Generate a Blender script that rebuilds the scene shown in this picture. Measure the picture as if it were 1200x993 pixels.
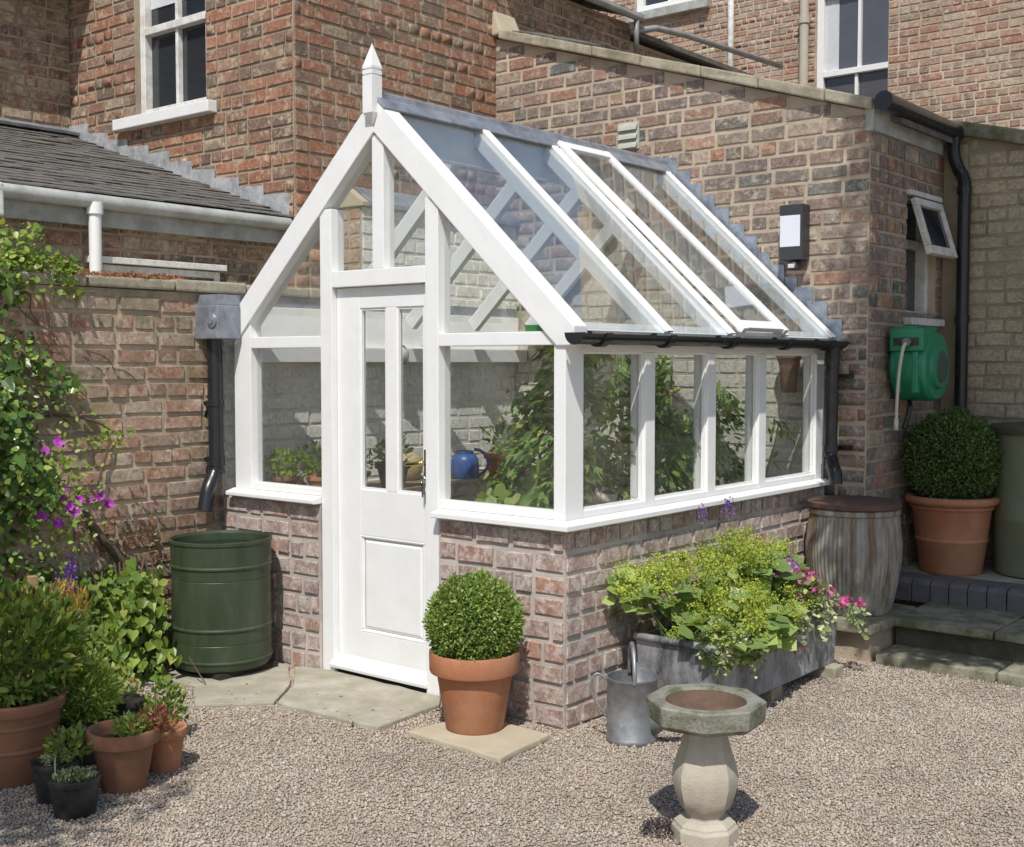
import bpy, bmesh, math, random
import numpy as np
from mathutils import Vector, Matrix

for o in list(bpy.data.objects): bpy.data.objects.remove(o, do_unlink=True)
scn = bpy.context.scene
COL = scn.collection
rad = math.radians

# ------------------------------------------------------------------ camera
CAMPOS = np.array([5.381, -4.190, 1.600]); YAW = -0.6847; PITCH = -0.0502; FPX = 1426.6
cam = bpy.data.cameras.new('camera'); camo = bpy.data.objects.new('camera', cam); COL.objects.link(camo)
camo.location = CAMPOS; camo.rotation_euler = (math.pi/2 + PITCH, 0, -YAW)
cam.sensor_width = 36; cam.lens = FPX/1200*36; cam.clip_end = 3000; cam.clip_start = .05
scn.camera = camo
# ------------------------------------------------------------------ sky and sun
SUN = Vector((0.60, -1.0, 1.62)).normalized()
w = bpy.data.worlds.new('World'); scn.world = w; w.use_nodes = True
wn = w.node_tree.nodes; wl = w.node_tree.links; wn.clear()
sky = wn.new('ShaderNodeTexSky'); sky.sky_type = 'NISHITA'; sky.sun_disc = False
sky.sun_elevation = math.asin(SUN.z); sky.sun_rotation = math.atan2(SUN.x, SUN.y)
sky.air_density = 1.0; sky.dust_density = 1.2; sky.ozone_density = 1.0
bg = wn.new('ShaderNodeBackground'); bg.inputs['Strength'].default_value = 0.13
wo = wn.new('ShaderNodeOutputWorld')
wl.new(sky.outputs[0], bg.inputs[0]); wl.new(bg.outputs[0], wo.inputs[0])
sl = bpy.data.lights.new('sun', 'SUN'); sl.energy = 4.4; sl.angle = rad(0.53); sl.color = (1.0, .97, .92)
so = bpy.data.objects.new('sun', sl); COL.objects.link(so)
so.rotation_euler = SUN.to_track_quat('Z', 'Y').to_euler(); so.location = (4, -6, 12)
scn.view_settings.view_transform = 'Standard'; scn.view_settings.look = 'None'
scn.view_settings.exposure = 0.0; scn.view_settings.gamma = 1.0
scn.view_settings.use_curve_mapping = False
scn.render.engine = 'CYCLES'
scn.cycles.max_bounces = 10; scn.cycles.transparent_max_bounces = 24
scn.cycles.diffuse_bounces = 4; scn.cycles.glossy_bounces = 4
scn.cycles.use_denoising = True

# ------------------------------------------------------------------ projection helper (only ranks bricks by size in view)
_fw = np.array([math.sin(YAW)*math.cos(PITCH), math.cos(YAW)*math.cos(PITCH), math.sin(PITCH)])
_rt = np.array([math.cos(YAW), -math.sin(YAW), 0.]); _up = np.cross(_rt, _fw)
def project(P):
    d = np.asarray(P, float) - CAMPOS; z = max(d @ _fw, 1e-3)
    return 600 + FPX*(d @ _rt)/z, 496.5 - FPX*(d @ _up)/z, d @ _fw

# ------------------------------------------------------------------ materials
def newmat(name):
    m = bpy.data.materials.new(name); m.use_nodes = True
    nt = m.node_tree; nt.nodes.clear()
    out = nt.nodes.new('ShaderNodeOutputMaterial'); b = nt.nodes.new('ShaderNodeBsdfPrincipled')
    nt.links.new(b.outputs[0], out.inputs[0])
    return m, nt, b, out
def N(nt, t, **kw):
    n = nt.nodes.new('ShaderNode' + t)
    for k, v in kw.items(): setattr(n, k, v)
    return n
def pos(nt, sc=(1, 1, 1)):
    g = N(nt, 'NewGeometry'); mp = N(nt, 'Mapping'); mp.inputs['Scale'].default_value = sc
    nt.links.new(g.outputs['Position'], mp.inputs['Vector']); return mp.outputs[0]
def noise(nt, vec, scale, detail=4, rough=.6, dist=0):
    n = N(nt, 'TexNoise'); n.inputs['Scale'].default_value = scale; n.inputs['Detail'].default_value = detail
    n.inputs['Roughness'].default_value = rough; n.inputs['Distortion'].default_value = dist
    nt.links.new(vec, n.inputs['Vector']); return n.outputs['Fac']
def ramp(nt, fac, stops, interp='LINEAR'):
    r = N(nt, 'ValToRGB'); r.color_ramp.interpolation = interp; e = r.color_ramp.elements
    while len(e) < len(stops): e.new(.5)
    for el, (p_, c) in zip(e, stops):
        el.position = p_; el.color = (c, c, c, 1) if isinstance(c, (int, float)) else (*c, 1)
    nt.links.new(fac, r.inputs[0]); return r.outputs[0]
def mix(nt, fac, a, b, mode='MIX'):
    m = N(nt, 'MixRGB', blend_type=mode)
    for i, v in ((0, fac), (1, a), (2, b)):
        if isinstance(v, (int, float)): m.inputs[i].default_value = v if i == 0 else (v, v, v, 1)
        elif isinstance(v, tuple): m.inputs[i].default_value = (*v, 1)
        else: nt.links.new(v, m.inputs[i])
    return m.outputs[0]
def mth(nt, op, a, b=0.):
    m = N(nt, 'Math', operation=op)
    for i, v in ((0, a), (1, b)):
        if isinstance(v, (int, float)): m.inputs[i].default_value = v
        else: nt.links.new(v, m.inputs[i])
    return m.outputs[0]
def bump(nt, b, h, strength, dist=.01):
    bp = N(nt, 'Bump'); bp.inputs['Strength'].default_value = strength; bp.inputs['Distance'].default_value = dist
    nt.links.new(h, bp.inputs['Height']); nt.links.new(bp.outputs[0], b.inputs['Normal'])
def prand(nt):
    oi = N(nt, 'ObjectInfo'); g = N(nt, 'NewGeometry')
    return mth(nt, 'FRACT', mth(nt, 'ADD', oi.outputs['Random'], mth(nt, 'MULTIPLY', g.outputs['Random Per Island'], 7.31)))
def setin(b, **kw):
    for k, v in kw.items(): b.inputs[k.replace('_', ' ')].default_value = v

def brick_mat(name, stops, pale=(.5, .44, .36), pale_lo=.56, pale_amt=.8, dark=(.05, .04, .035), dark_amt=.6, algae=0., algae_col=(.12, .13, .05), soot=.35, zdark=None):
    m, nt, b, o = newmat(name); v = pos(nt)
    base = ramp(nt, prand(nt), stops)
    base = mix(nt, .06, base, ramp(nt, prand(nt), [(0, .24), (1, .34)]))
    f1 = noise(nt, v, 38, 5, .7)
    c = mix(nt, 1., base, ramp(nt, f1, [(.28, .62), (.5, 1.), (.72, 1.32)]), 'MULTIPLY')
    f2 = ramp(nt, noise(nt, v, 15, 8, .78, .4), [(pale_lo - .05, 0.), (pale_lo + .06, 1.)])
    c = mix(nt, mth(nt, 'MULTIPLY', f2, pale_amt), c, pale)
    f6 = ramp(nt, noise(nt, v, 85, 5, .8), [(.32, .5), (.46, .97), (.56, 1.03), (.70, 1.35)])
    c = mix(nt, .9, c, f6, 'MULTIPLY')
    f3 = ramp(nt, noise(nt, v, 19.3, 8, .78), [(.53, 0.), (.65, 1.)])
    c = mix(nt, mth(nt, 'MULTIPLY', f3, dark_amt), c, dark)
    f4 = ramp(nt, noise(nt, v, 1.7, 4, .6), [(.35, 1. - soot), (.62, 1.)])
    c = mix(nt, 1., c, f4, 'MULTIPLY')
    if algae > 0:
        f5 = ramp(nt, noise(nt, v, 3.1, 6, .7), [(.5, 0.), (.68, 1.)])
        c = mix(nt, mth(nt, 'MULTIPLY', f5, algae), c, algae_col)
    nt.links.new(c, b.inputs['Base Color']); setin(b, Roughness=.92)
    b.inputs['Specular IOR Level'].default_value = .2
    h = mth(nt, 'ADD', mth(nt, 'MULTIPLY', f1, .25), mth(nt, 'ADD', noise(nt, v, 220, 3, .7), mth(nt, 'MULTIPLY', f6, .5)))
    bump(nt, b, h, .8, .005)
    return m
def mortar_mat(name, col, col2, algae=0.):
    m, nt, b, o = newmat(name); v = pos(nt)
    f = noise(nt, v, 24, 6, .75); c = mix(nt, f, col, col2)
    c = mix(nt, 1., c, ramp(nt, noise(nt, v, 2.1, 4), [(.3, .6), (.65, 1.1)]), 'MULTIPLY')
    if algae > 0:
        c = mix(nt, mth(nt, 'MULTIPLY', ramp(nt, noise(nt, v, 3.1, 6, .7), [(.48, 0.), (.66, 1.)]), algae), c, (.11, .12, .05))
    nt.links.new(c, b.inputs['Base Color']); setin(b, Roughness=.95)
    bump(nt, b, mth(nt, 'ADD', f, noise(nt, v, 180, 3)), .8, .008)
    return m
def plain(name, col, rough=.6, var=.12, vs=9, metal=0., bumpy=0., bs=120, spec=.5, coat=0., dirt=None, dirt_amt=.5, ds=5, streak=None, grain=0.):
    m, nt, b, o = newmat(name); v = pos(nt)
    f = noise(nt, v, vs, 5, .65)
    c = mix(nt, 1., tuple(col), ramp(nt, f, [(.2, 1 - var*1.6), (.8, 1 + var)]), 'MULTIPLY')
    if dirt:
        vv = pos(nt, streak) if streak else v
        d = ramp(nt, noise(nt, vv, ds, 6, .72), [(.43, 0.), (.60, 1.)])
        c = mix(nt, mth(nt, 'MULTIPLY', d, dirt_amt), c, dirt)
    nt.links.new(c, b.inputs['Base Color']); setin(b, Metallic=metal)
    b.inputs['Specular IOR Level'].default_value = spec; b.inputs['Coat Weight'].default_value = coat
    nt.links.new(ramp(nt, f, [(.2, max(rough - .1, .02)), (.8, min(rough + .1, 1.))]), b.inputs['Roughness'])
    if grain: bump(nt, b, noise(nt, pos(nt, (1, 1, .12)), 160, 3, .6), grain, .002)
    if bumpy: bump(nt, b, mth(nt, 'ADD', noise(nt, v, bs, 4, .65), f), bumpy, .006)
    return m
def leaf_mat(name, stops, trans=.35, rough=.42, tcol=None):
    m, nt, b, o = newmat(name)
    c = ramp(nt, prand(nt), stops)
    c = mix(nt, 1., c, ramp(nt, noise(nt, pos(nt), 4.5, 3), [(.25, .72), (.75, 1.2)]), 'MULTIPLY')
    nt.links.new(c, b.inputs['Base Color']); setin(b, Roughness=rough)
    b.inputs['Specular IOR Level'].default_value = .35
    t = N(nt, 'BsdfTranslucent'); ms = N(nt, 'MixShader'); ms.inputs[0].default_value = trans
    nt.links.new(mix(nt, 1., c, tcol or (1.25, 1.2, .55), 'MULTIPLY'), t.inputs[0])
    nt.links.new(b.outputs[0], ms.inputs[1]); nt.links.new(t.outputs[0], ms.inputs[2]); nt.links.new(ms.outputs[0], o.inputs[0])
    return m
def glass_mat(name, tint=(.96, .985, .97), dust=.02, ior=1.5):
    m, nt, b, o = newmat(name); nt.nodes.remove(b)
    tr = N(nt, 'BsdfTransparent'); tr.inputs[0].default_value = (*tint, 1)
    gl = N(nt, 'BsdfGlossy'); gl.inputs['Roughness'].default_value = .012; gl.inputs[0].default_value = (1, 1, 1, 1)
    lw = N(nt, 'LayerWeight'); lw.inputs[0].default_value = .5   # Schlick reflectance, the same from both sides
    r0 = ((ior - 1)/(ior + 1))**2
    frs = mth(nt, 'ADD', mth(nt, 'MULTIPLY', mth(nt, 'POWER', lw.outputs['Facing'], 5.), 1 - r0), r0)
    df = N(nt, 'BsdfDiffuse'); df.inputs[0].default_value = (.62, .62, .58, 1)
    m1 = N(nt, 'MixShader'); nt.links.new(frs, m1.inputs[0]); nt.links.new(tr.outputs[0], m1.inputs[1]); nt.links.new(gl.outputs[0], m1.inputs[2])
    m2 = N(nt, 'MixShader')
    nt.links.new(ramp(nt, noise(nt, pos(nt, (1, 1, .4)), 3.2, 6, .75), [(.4, dust*.3), (.75, dust*2.2)]), m2.inputs[0])
    nt.links.new(m1.outputs[0], m2.inputs[1]); nt.links.new(df.outputs[0], m2.inputs[2]); nt.links.new(m2.outputs[0], o.inputs[0])
    return m

# ------------------------------------------------------------------ object helpers
def link(o, parent=None):
    COL.objects.link(o)
    if parent is not None:
        o.parent = parent
        o.matrix_parent_inverse = Matrix.Translation(-WLOC[parent.name])
    WLOC[o.name] = Vector((0, 0, 0)) if o.type == 'MESH' and parent is None else WLOC.get(o.name, Vector((0, 0, 0)))
    return o
WLOC = {}
def thing(name, label, cat, loc=(0, 0, 0), group=None):
    o = bpy.data.objects.new(name, None); o.empty_display_size = .1
    COL.objects.link(o); o.location = loc; WLOC[o.name] = Vector(loc)
    o['label'] = label; o['category'] = cat
    if group: o['group'] = group
    return o
def tag(o, label=None, cat=None, group=None, kind=None):
    for k, v in (('label', label), ('category', cat), ('group', group), ('kind', kind)):
        if v: o[k] = v
    return o
def mk(name, verts, faces, mat, parent=None, smooth=False, bevel=0., seg=2, auto=None):
    me = bpy.data.meshes.new(name)
    me.from_pydata([tuple(v) for v in verts], [], [tuple(f) for f in faces]); me.materials.append(mat)
    o = bpy.data.objects.new(name, me)
    if smooth: me.polygons.foreach_set('use_smooth', [True]*len(me.polygons))
    bm = bmesh.new(); bm.from_mesh(me); bmesh.ops.recalc_face_normals(bm, faces=bm.faces)
    if bevel:
        bmesh.ops.bevel(bm, geom=[e for e in bm.edges if len(e.link_faces) == 2 and e.calc_face_angle(0) > .5], offset=bevel, segments=seg, affect='EDGES', profile=.6)
    if auto:
        for e in bm.edges:
            if len(e.link_faces) == 2 and e.calc_face_angle(0) > auto: e.smooth = False
    bm.to_mesh(me); bm.free()
    link(o, parent)
    return o
class G:
    def __init__(s): s.v = []; s.f = []
    def add(s, v, f):
        n = len(s.v); s.v += [tuple(x) for x in v]; s.f += [tuple(i + n for i in q) for q in f]; return s
    def box(s, x0, x1, y0, y1, z0, z1):
        return s.add([(x0, y0, z0), (x1, y0, z0), (x1, y1, z0), (x0, y1, z0), (x0, y0, z1), (x1, y0, z1), (x1, y1, z1), (x0, y1, z1)],
                     [(0, 3, 2, 1), (4, 5, 6, 7), (0, 1, 5, 4), (1, 2, 6, 5), (2, 3, 7, 6), (3, 0, 4, 7)])
    def hexa(s, P):  # 8 points, bottom 4 then top 4
        return s.add(P, [(0, 3, 2, 1), (4, 5, 6, 7), (0, 1, 5, 4), (1, 2, 6, 5), (2, 3, 7, 6), (3, 0, 4, 7)])
    def prism(s, poly, d):  # poly 3d points, extruded by d
        n = len(poly); d = Vector(d); P = [Vector(p_) for p_ in poly]; Q = [p_ + d for p_ in P]
        return s.add(P + Q, [tuple(range(n - 1, -1, -1)), tuple(range(n, 2*n))] + [(i, (i + 1) % n, (i + 1) % n + n, i + n) for i in range(n)])
    def beam(s, a, b, w_, h, up=(0, 0, 1)):
        a = Vector(a); b = Vector(b); d = (b - a).normalized(); u = Vector(up); u = (u - d*u.dot(d)).normalized(); r = d.cross(u)
        P = []
        for c in (a, b): P += [c - r*w_/2 - u*h/2, c + r*w_/2 - u*h/2, c + r*w_/2 + u*h/2, c - r*w_/2 + u*h/2]
        return s.add(P, [(0, 1, 2, 3), (7, 6, 5, 4), (0, 4, 5, 1), (1, 5, 6, 2), (2, 6, 7, 3), (3, 7, 4, 0)])
    def tube(s, pts, r, n=10, cap=True):
        P = [Vector(p_) for p_ in pts]; R = r if isinstance(r, (list, tuple)) else [r]*len(P)
        V = []; F = []; prev = None
        for i, p_ in enumerate(P):
            t = (P[min(i + 1, len(P) - 1)] - P[max(i - 1, 0)]).normalized()
            if prev is None:
                u = t.orthogonal().normalized()
            else:
                u = (prev - t*prev.dot(t))
                u = u.normalized() if u.length > 1e-6 else t.orthogonal().normalized()
            prev = u; q = t.cross(u)
            V += [p_ + (u*math.cos(a) + q*math.sin(a))*R[i] for a in [2*math.pi*k/n for k in range(n)]]
        for i in range(len(P) - 1):
            for k in range(n): F.append((i*n + k, i*n + (k + 1) % n, (i + 1)*n + (k + 1) % n, (i + 1)*n + k))
        if cap: F += [tuple(range(n - 1, -1, -1)), tuple(range((len(P) - 1)*n, len(P)*n))]
        return s.add(V, F)
    def lathe(s, prof, c=(0, 0, 0), n=40, closed=True, ang=0., rfun=None):
        V = []; F = []
        for (r, z) in prof:
            for k in range(n):
                a = 2*math.pi*k/n + ang; rr = r*(rfun(a, z) if rfun else 1.)
                V.append((c[0] + rr*math.cos(a), c[1] + rr*math.sin(a), c[2] + z))
        for i in range(len(prof) - 1):
            for k in range(n): F.append((i*n + k, i*n + (k + 1) % n, (i + 1)*n + (k + 1) % n, (i + 1)*n + k))
        if closed: F += [tuple(range(n - 1, -1, -1)), tuple(range((len(prof) - 1)*n, len(prof)*n))]
        return s.add(V, F)
    def mk(s, name, mat, parent=None, **kw): return mk(name, s.v, s.f, mat, parent, **kw)
def bez(pts, n=8):
    P = [Vector(p_) for p_ in pts]; out = []
    for i in range(len(P) - 1):
        p0 = P[max(i - 1, 0)]; p1 = P[i]; p2 = P[i + 1]; p3 = P[min(i + 2, len(P) - 1)]
        for k in range(n):
            t = k/n
            out.append(.5*((2*p1) + (p2 - p0)*t + (2*p0 - 5*p1 + 4*p2 - p3)*t*t + (3*p1 - p0 - 3*p2 + p3)*t**3))
    out.append(P[-1]); return out
def fast_mesh(name, V, F, mat, parent=None, smooth=False):
    # V (n,3) array, F (m,k) array
    V = np.ascontiguousarray(V, np.float32); F = np.ascontiguousarray(F, np.int32)
    me = bpy.data.meshes.new(name); m, k = F.shape
    me.vertices.add(len(V)); me.vertices.foreach_set('co', V.ravel())
    me.loops.add(m*k); me.loops.foreach_set('vertex_index', F.ravel())
    me.polygons.add(m); me.polygons.foreach_set('loop_start', np.arange(0, m*k, k, dtype=np.int32))
    me.update(calc_edges=True); me.validate()
    if smooth: me.polygons.foreach_set('use_smooth', np.ones(len(me.polygons), bool))
    me.materials.append(mat)
    o = bpy.data.objects.new(name, me); return link(o, parent)

# ------------------------------------------------------------------ bricks: pools of shared worn brick meshes
def brick_pool(n, nx, wear, seed, depth=.03, L=.22, H=.075):
    r = random.Random(seed); pool = []
    for q in range(n):
        V = []; F = []; nz = 3
        for j in range(nz + 1):
            for i in range(nx + 1):
                x = -.5 + i/nx; z = -.5 + j/nz
                if nx >= 4 and i in (1, nx - 1): x = math.copysign(.472, x) + r.uniform(-.006, .006)
                elif 0 < i < nx: x += r.uniform(-.05, .05)
                if 0 < j < nz: z = (.43 if j == 2 else -.43) + r.uniform(-.025, .025)
                edge = i in (0, nx) or j in (0, nz); corner = i in (0, nx) and j in (0, nz)
                y = r.uniform(0, .18)*wear
                if edge:
                    y += wear*r.uniform(.35, 1.0)
                    x += -math.copysign(1, x)*(abs(r.gauss(0, wear*1.15))/L if i in (0, nx) else 0)
                    z += -math.copysign(1, z)*(abs(r.gauss(0, wear*1.0))/H if j in (0, nz) else 0)
                if corner:
                    y += wear*.5; x *= 1 - abs(r.gauss(0, wear*2.2))/L; z *= 1 - abs(r.gauss(0, wear*1.8))/H
                V.append((x, y, z))
        I = lambda i, j: j*(nx + 1) + i
        for j in range(nz):
            for i in range(nx): F.append((I(i, j), I(i + 1, j), I(i + 1, j + 1), I(i, j + 1)))
        ring = [(i, 0) for i in range(nx)] + [(nx, j) for j in range(nz)] + [(i, nz) for i in range(nx, 0, -1)] + [(0, j) for j in range(nz, 0, -1)]
        b0 = len(V)
        for (i, j) in ring:
            x, y, z = V[I(i, j)]; V.append((x, depth, z))
        for k in range(len(ring)):
            a = I(*ring[k]); c = I(*ring[(k + 1) % len(ring)]); F.append((c, a, b0 + k, b0 + (k + 1) % len(ring)))
        pool.append((np.array(V), np.array(F)))
    return pool
POOLS = {}
def get_pool(wear, hdr):
    k = (round(wear, 4), hdr)
    if k not in POOLS: POOLS[k] = brick_pool(10, 4, wear, hash(k) % 9999)
    return POOLS[k]
def pool_mesh(wear, hdr, q, mat):
    key = ('m', round(wear, 4), hdr, q, mat.name)
    if key not in POOLS:
        V, F = get_pool(wear, hdr)[q]; me = bpy.data.meshes.new('brick')
        me.from_pydata(V.tolist(), [], F.tolist()); me.materials.append(mat)
        POOLS[key] = me
    return POOLS[key]
class Bricks:
    """collects the bricks of one wall (any number of faces), then links them"""
    def __init__(s, seed=1): s.items = []; s.r = random.Random(seed)
    def face(s, O, U, Nn, intervals, z0, z1, ch, mat, wear=.004, joint=.010, proud=.002, bl=.235, hl=.115, jit=.004, vis=None, hdr_rows=4, row0=0):
        r = s.r; O = Vector(O); U = Vector(U); Nn = Vector(Nn); M = Matrix((U, -Nn, Vector((0, 0, 1)))).transposed()
        z = z0; row = row0
        while z < z1 - .02:
            h = min(ch*r.uniform(.96, 1.04), z1 - z) if z1 - z > ch*1.35 else z1 - z
            for (a, b) in intervals(z + h*.5, z + h):
                x = a; first = True; hd = hdr_rows and row % hdr_rows == 0
                while b - x > .03:
                    l = (hl if hd else (hl if r.random() < .13 else bl))*r.uniform(.95, 1.05)
                    if first and row % 2: l = l*.5
                    first = False
                    if b - x - l < .06: l = b - x
                    hl_ = h - joint*r.uniform(.75, 1.25); ll = l - joint*r.uniform(.8, 1.2)
                    if ll > .015 and hl_ > .015:
                        c = O + U*(x + l/2) + Vector((0, 0, z + h/2 + r.gauss(0, jit*.4))) + Nn*(proud + wear*1.2 + min(jit, abs(r.gauss(0, jit*.5))))
                        s.items.append((c, ll, hl_, M, mat, wear, ll < .15, r.randrange(10), r.gauss(0, .006), vis))
                    x += l
            z += h; row += 1
        return s
    def emit(s, parent, limit=300, name='brick', stuff='brickwork'):
        sc = []
        for i, it in enumerate(s.items):
            u, v, d = project(it[0])
            ok = -15 < u < 1215 and -10 < v < 1003 and d > 0 and (it[9] is None or it[9](it[0]))
            sc.append((-(it[1]*it[2])*1e6/d**2 if ok else 1., i))
        sc.sort(); rest = {}
        for k, (q, i) in enumerate(sc):
            c, l, h, M, mat, wear, hdr, var, tw, vis = s.items[i]
            if k < limit and q < 0:
                o = bpy.data.objects.new(name, pool_mesh(wear, hdr, var, mat)); COL.objects.link(o); o.parent = parent
                o.matrix_parent_inverse = Matrix.Translation(-s.base)
                o.matrix_basis = Matrix.Translation(c) @ M.to_4x4() @ Matrix.Rotation(tw, 4, 'Y') @ Matrix.Diagonal((l, 1, h, 1))
            else: rest.setdefault(mat.name, []).append((c, l, h, M, mat, wear, hdr, var, tw))
        for mn, lst in rest.items():
            Vs = []; Fs = []; n = 0
            for (c, l, h, M, mat, wear, hdr, var, tw) in lst:
                V, F = get_pool(wear, hdr)[var]; A = np.array(M)
                Vs.append((V*np.array([l, 1, h])) @ A.T + np.array(c)); Fs.append(F + n); n += len(V)
            o = fast_mesh(stuff, np.concatenate(Vs), np.concatenate(Fs), lst[0][4], None, False)
            o.parent = parent; o.matrix_parent_inverse = Matrix.Translation(-s.base)
            o['kind'] = 'stuff'
    base = Vector((0, 0, 0))

# ------------------------------------------------------------------ leaves
def unit(A): return A/np.maximum(np.linalg.norm(A, axis=1, keepdims=True), 1e-9)
def leaves(name, P, D, Nn, size, mat, parent=None, aspect=.5, fold=.22, big=False, kind='stuff', droop=.0):
    P = np.asarray(P, float); n = len(P); D = unit(np.asarray(D, float)); S = unit(np.cross(D, Nn)); Nn = np.cross(S, D)
    s = np.broadcast_to(np.asarray(size, float).reshape(-1, 1), (n, 1)); w_ = s*aspect
    dn = np.array([[0, 0, -1.]])*s*droop
    if big:
        V = np.stack([P, P + D*s*.22 + S*w_*.42 + Nn*fold*w_*.5, P + D*s*.58 + S*w_*.45 + Nn*fold*w_*.4 + dn*.3, P + D*s + dn, P + D*s*.58 - S*w_*.45 + Nn*fold*w_*.4 + dn*.3, P + D*s*.22 - S*w_*.42 + Nn*fold*w_*.5], 1)
        b = np.arange(n)[:, None]*6; F = np.concatenate([b + np.array([[0, 1, 2, 3]]), b + np.array([[0, 3, 4, 5]])])
    else:
        V = np.stack([P, P + D*s*.45 + S*w_*.5 + Nn*fold*w_, P + D*s + dn, P + D*s*.45 - S*w_*.5 + Nn*fold*w_], 1)
        b = np.arange(n)[:, None]*4; F = np.concatenate([b + np.array([[0, 1, 2]]), b + np.array([[0, 2, 3]])])
    o = fast_mesh(name, V.reshape(-1, 3), F, mat, parent, False)
    if kind: o['kind'] = kind
    return o
def rvec(g, n): return unit(g.normal(size=(n, 3)))
def hum(p_, a, b, c): # smooth lumps for outlines
    return np.sin(p_[:, 0]*a + 1.3)*np.sin(p_[:, 1]*b + .4)*np.sin(p_[:, 2]*c + 2.1)

# ================================================================== MATERIAL SET
M_house = brick_mat('brick_house', [(0, (0.36, 0.154, 0.0887)), (.25, (0.414, 0.196, 0.117)), (.42, (0.307, 0.167, 0.11)), (.52, (0.181, 0.12, 0.0895)), (.63, (0.409, 0.304, 0.208)), (.74, (0.351, 0.163, 0.0976)), (.86, (0.245, 0.175, 0.132)), (1, (0.45, 0.196, 0.113))], pale=(.62, .52, .36), pale_lo=.565, pale_amt=.75, soot=.15, dark=(.07, .055, .045), dark_amt=.6)
M_wing = brick_mat('brick_wing', [(0, (.30, .16, .105)), (.35, (.39, .22, .14)), (.6, (.19, .13, .10)), (.8, (.46, .36, .25)), (1, (.26, .16, .11))], pale=(.60, .51, .36), pale_lo=.54, pale_amt=.8, soot=.3)
M_ext = brick_mat('brick_extension', [(0, (0.336, 0.227, 0.181)), (.16, (0.252, 0.193, 0.168)), (.3, (0.386, 0.286, 0.227)), (.42, (0.12, 0.151, 0.143)), (.54, (0.386, 0.21, 0.139)), (.66, (0.286, 0.218, 0.189)), (.78, (0.218, 0.172, 0.155)), (.9, (0.428, 0.336, 0.252)), (1, (0.403, 0.202, 0.126))], pale=(.63, .55, .43), pale_lo=.56, pale_amt=.7, dark=(.10, .09, .085), dark_amt=.6, soot=.2)
M_gw = brick_mat('brick_garden', [(0, (.44, .27, .20)), (.25, (.51, .27, .185)), (.45, (.41, .31, .235)), (.65, (.55, .41, .31)), (.85, (.48, .25, .17)), (1, (.34, .25, .195))], pale=(.66, .58, .45), pale_lo=.54, pale_amt=.75, algae=.7, algae_col=(.20, .185, .08), soot=.4, dark_amt=.5)
M_base = brick_mat('brick_base', [(0, (0.441, 0.296, 0.247)), (.3, (0.385, 0.263, 0.222)), (.5, (0.508, 0.381, 0.323)), (.7, (0.329, 0.243, 0.212)), (.85, (0.466, 0.249, 0.168)), (1, (0.413, 0.296, 0.251))], pale=(.68, .61, .545), pale_lo=.52, pale_amt=.75, dark_amt=.45, soot=.12)
M_far = brick_mat('brick_far', [(0, (0.397, 0.199, 0.138)), (.3, (0.348, 0.21, 0.153)), (.5, (0.464, 0.334, 0.237)), (.68, (0.271, 0.191, 0.15)), (.85, (0.493, 0.396, 0.29)), (1, (0.447, 0.204, 0.131))], pale=(.69, .59, .43), pale_lo=.56, pale_amt=.65, soot=.1, dark_amt=.4)
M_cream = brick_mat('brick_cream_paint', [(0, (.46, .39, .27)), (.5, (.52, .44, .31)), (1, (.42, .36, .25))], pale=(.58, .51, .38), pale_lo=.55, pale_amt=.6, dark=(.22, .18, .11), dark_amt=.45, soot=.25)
M_white = brick_mat('brick_whitewash', [(0, (.80, .785, .72)), (.5, (.83, .82, .76)), (1, (.77, .755, .69))], pale=(.82, .80, .74), pale_lo=.5, pale_amt=.6, dark=(.45, .42, .34), dark_amt=.22, soot=.1)
M_mort_h = mortar_mat('mortar_tan', (.52, .43, .31), (.38, .30, .21))
M_mort_e = mortar_mat('mortar_buff', (.62, .52, .40), (.46, .37, .275))
M_mort_g = mortar_mat('mortar_garden', (.60, .50, .37), (.40, .31, .22), .5)
M_mort_b = mortar_mat('mortar_base', (.63, .56, .50), (.50, .43, .375))
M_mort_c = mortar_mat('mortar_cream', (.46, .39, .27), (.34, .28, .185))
M_lime = brick_mat('brick_limewash', [(0, (.68, .64, .53)), (.5, (.72, .68, .57)), (1, (.64, .60, .49))], pale=(.70, .66, .56), pale_lo=.52, pale_amt=.5, dark=(.38, .33, .24), dark_amt=.3, soot=.2)
M_mort_l = mortar_mat('mortar_limewash', (.62, .57, .46), (.52, .47, .37))
M_mort_w = mortar_mat('mortar_whitewash', (.82, .80, .74), (.74, .72, .65))
M_paint = plain('white_gloss_paint', (.79, .79, .775), .38, .03, 6, spec=.5, dirt=(.60, .58, .50), dirt_amt=.12, ds=9, grain=.35)
M_paint_old = plain('weathered_white_paint', (.74, .73, .69), .5, .06, 8, dirt=(.33, .30, .24), dirt_amt=.45, ds=14, bumpy=.25)
M_greypaint = plain('grey_fascia_paint', (.42, .43, .40), .55, .1, 8, dirt=(.16, .15, .12), dirt_amt=.5, ds=6)
M_lead = plain('lead', (.24, .26, .30), .5, .3, 11, metal=.35, bumpy=.25, bs=60, dirt=(.40, .42, .46), dirt_amt=.5, ds=8)
M_leadb = plain('blue_lead', (.19, .225, .285), .55, .35, 14, metal=.2, bumpy=.35, bs=60, dirt=(.34, .37, .40), dirt_amt=.55, ds=13)
M_leadw = plain('streaked_lead', (.36, .37, .39), .55, .3, 14, metal=.2, bumpy=.35, bs=60, dirt=(.60, .60, .58), dirt_amt=.6, ds=11)
M_black = plain('black_cast_iron', (.016, .017, .019), .3, .1, 8, spec=.5, bumpy=.08, bs=90)
M_blackpl = plain('black_plastic', (.014, .015, .018), .42, .1, 8, dirt=(.09, .085, .075), dirt_amt=.35, ds=12)
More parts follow.
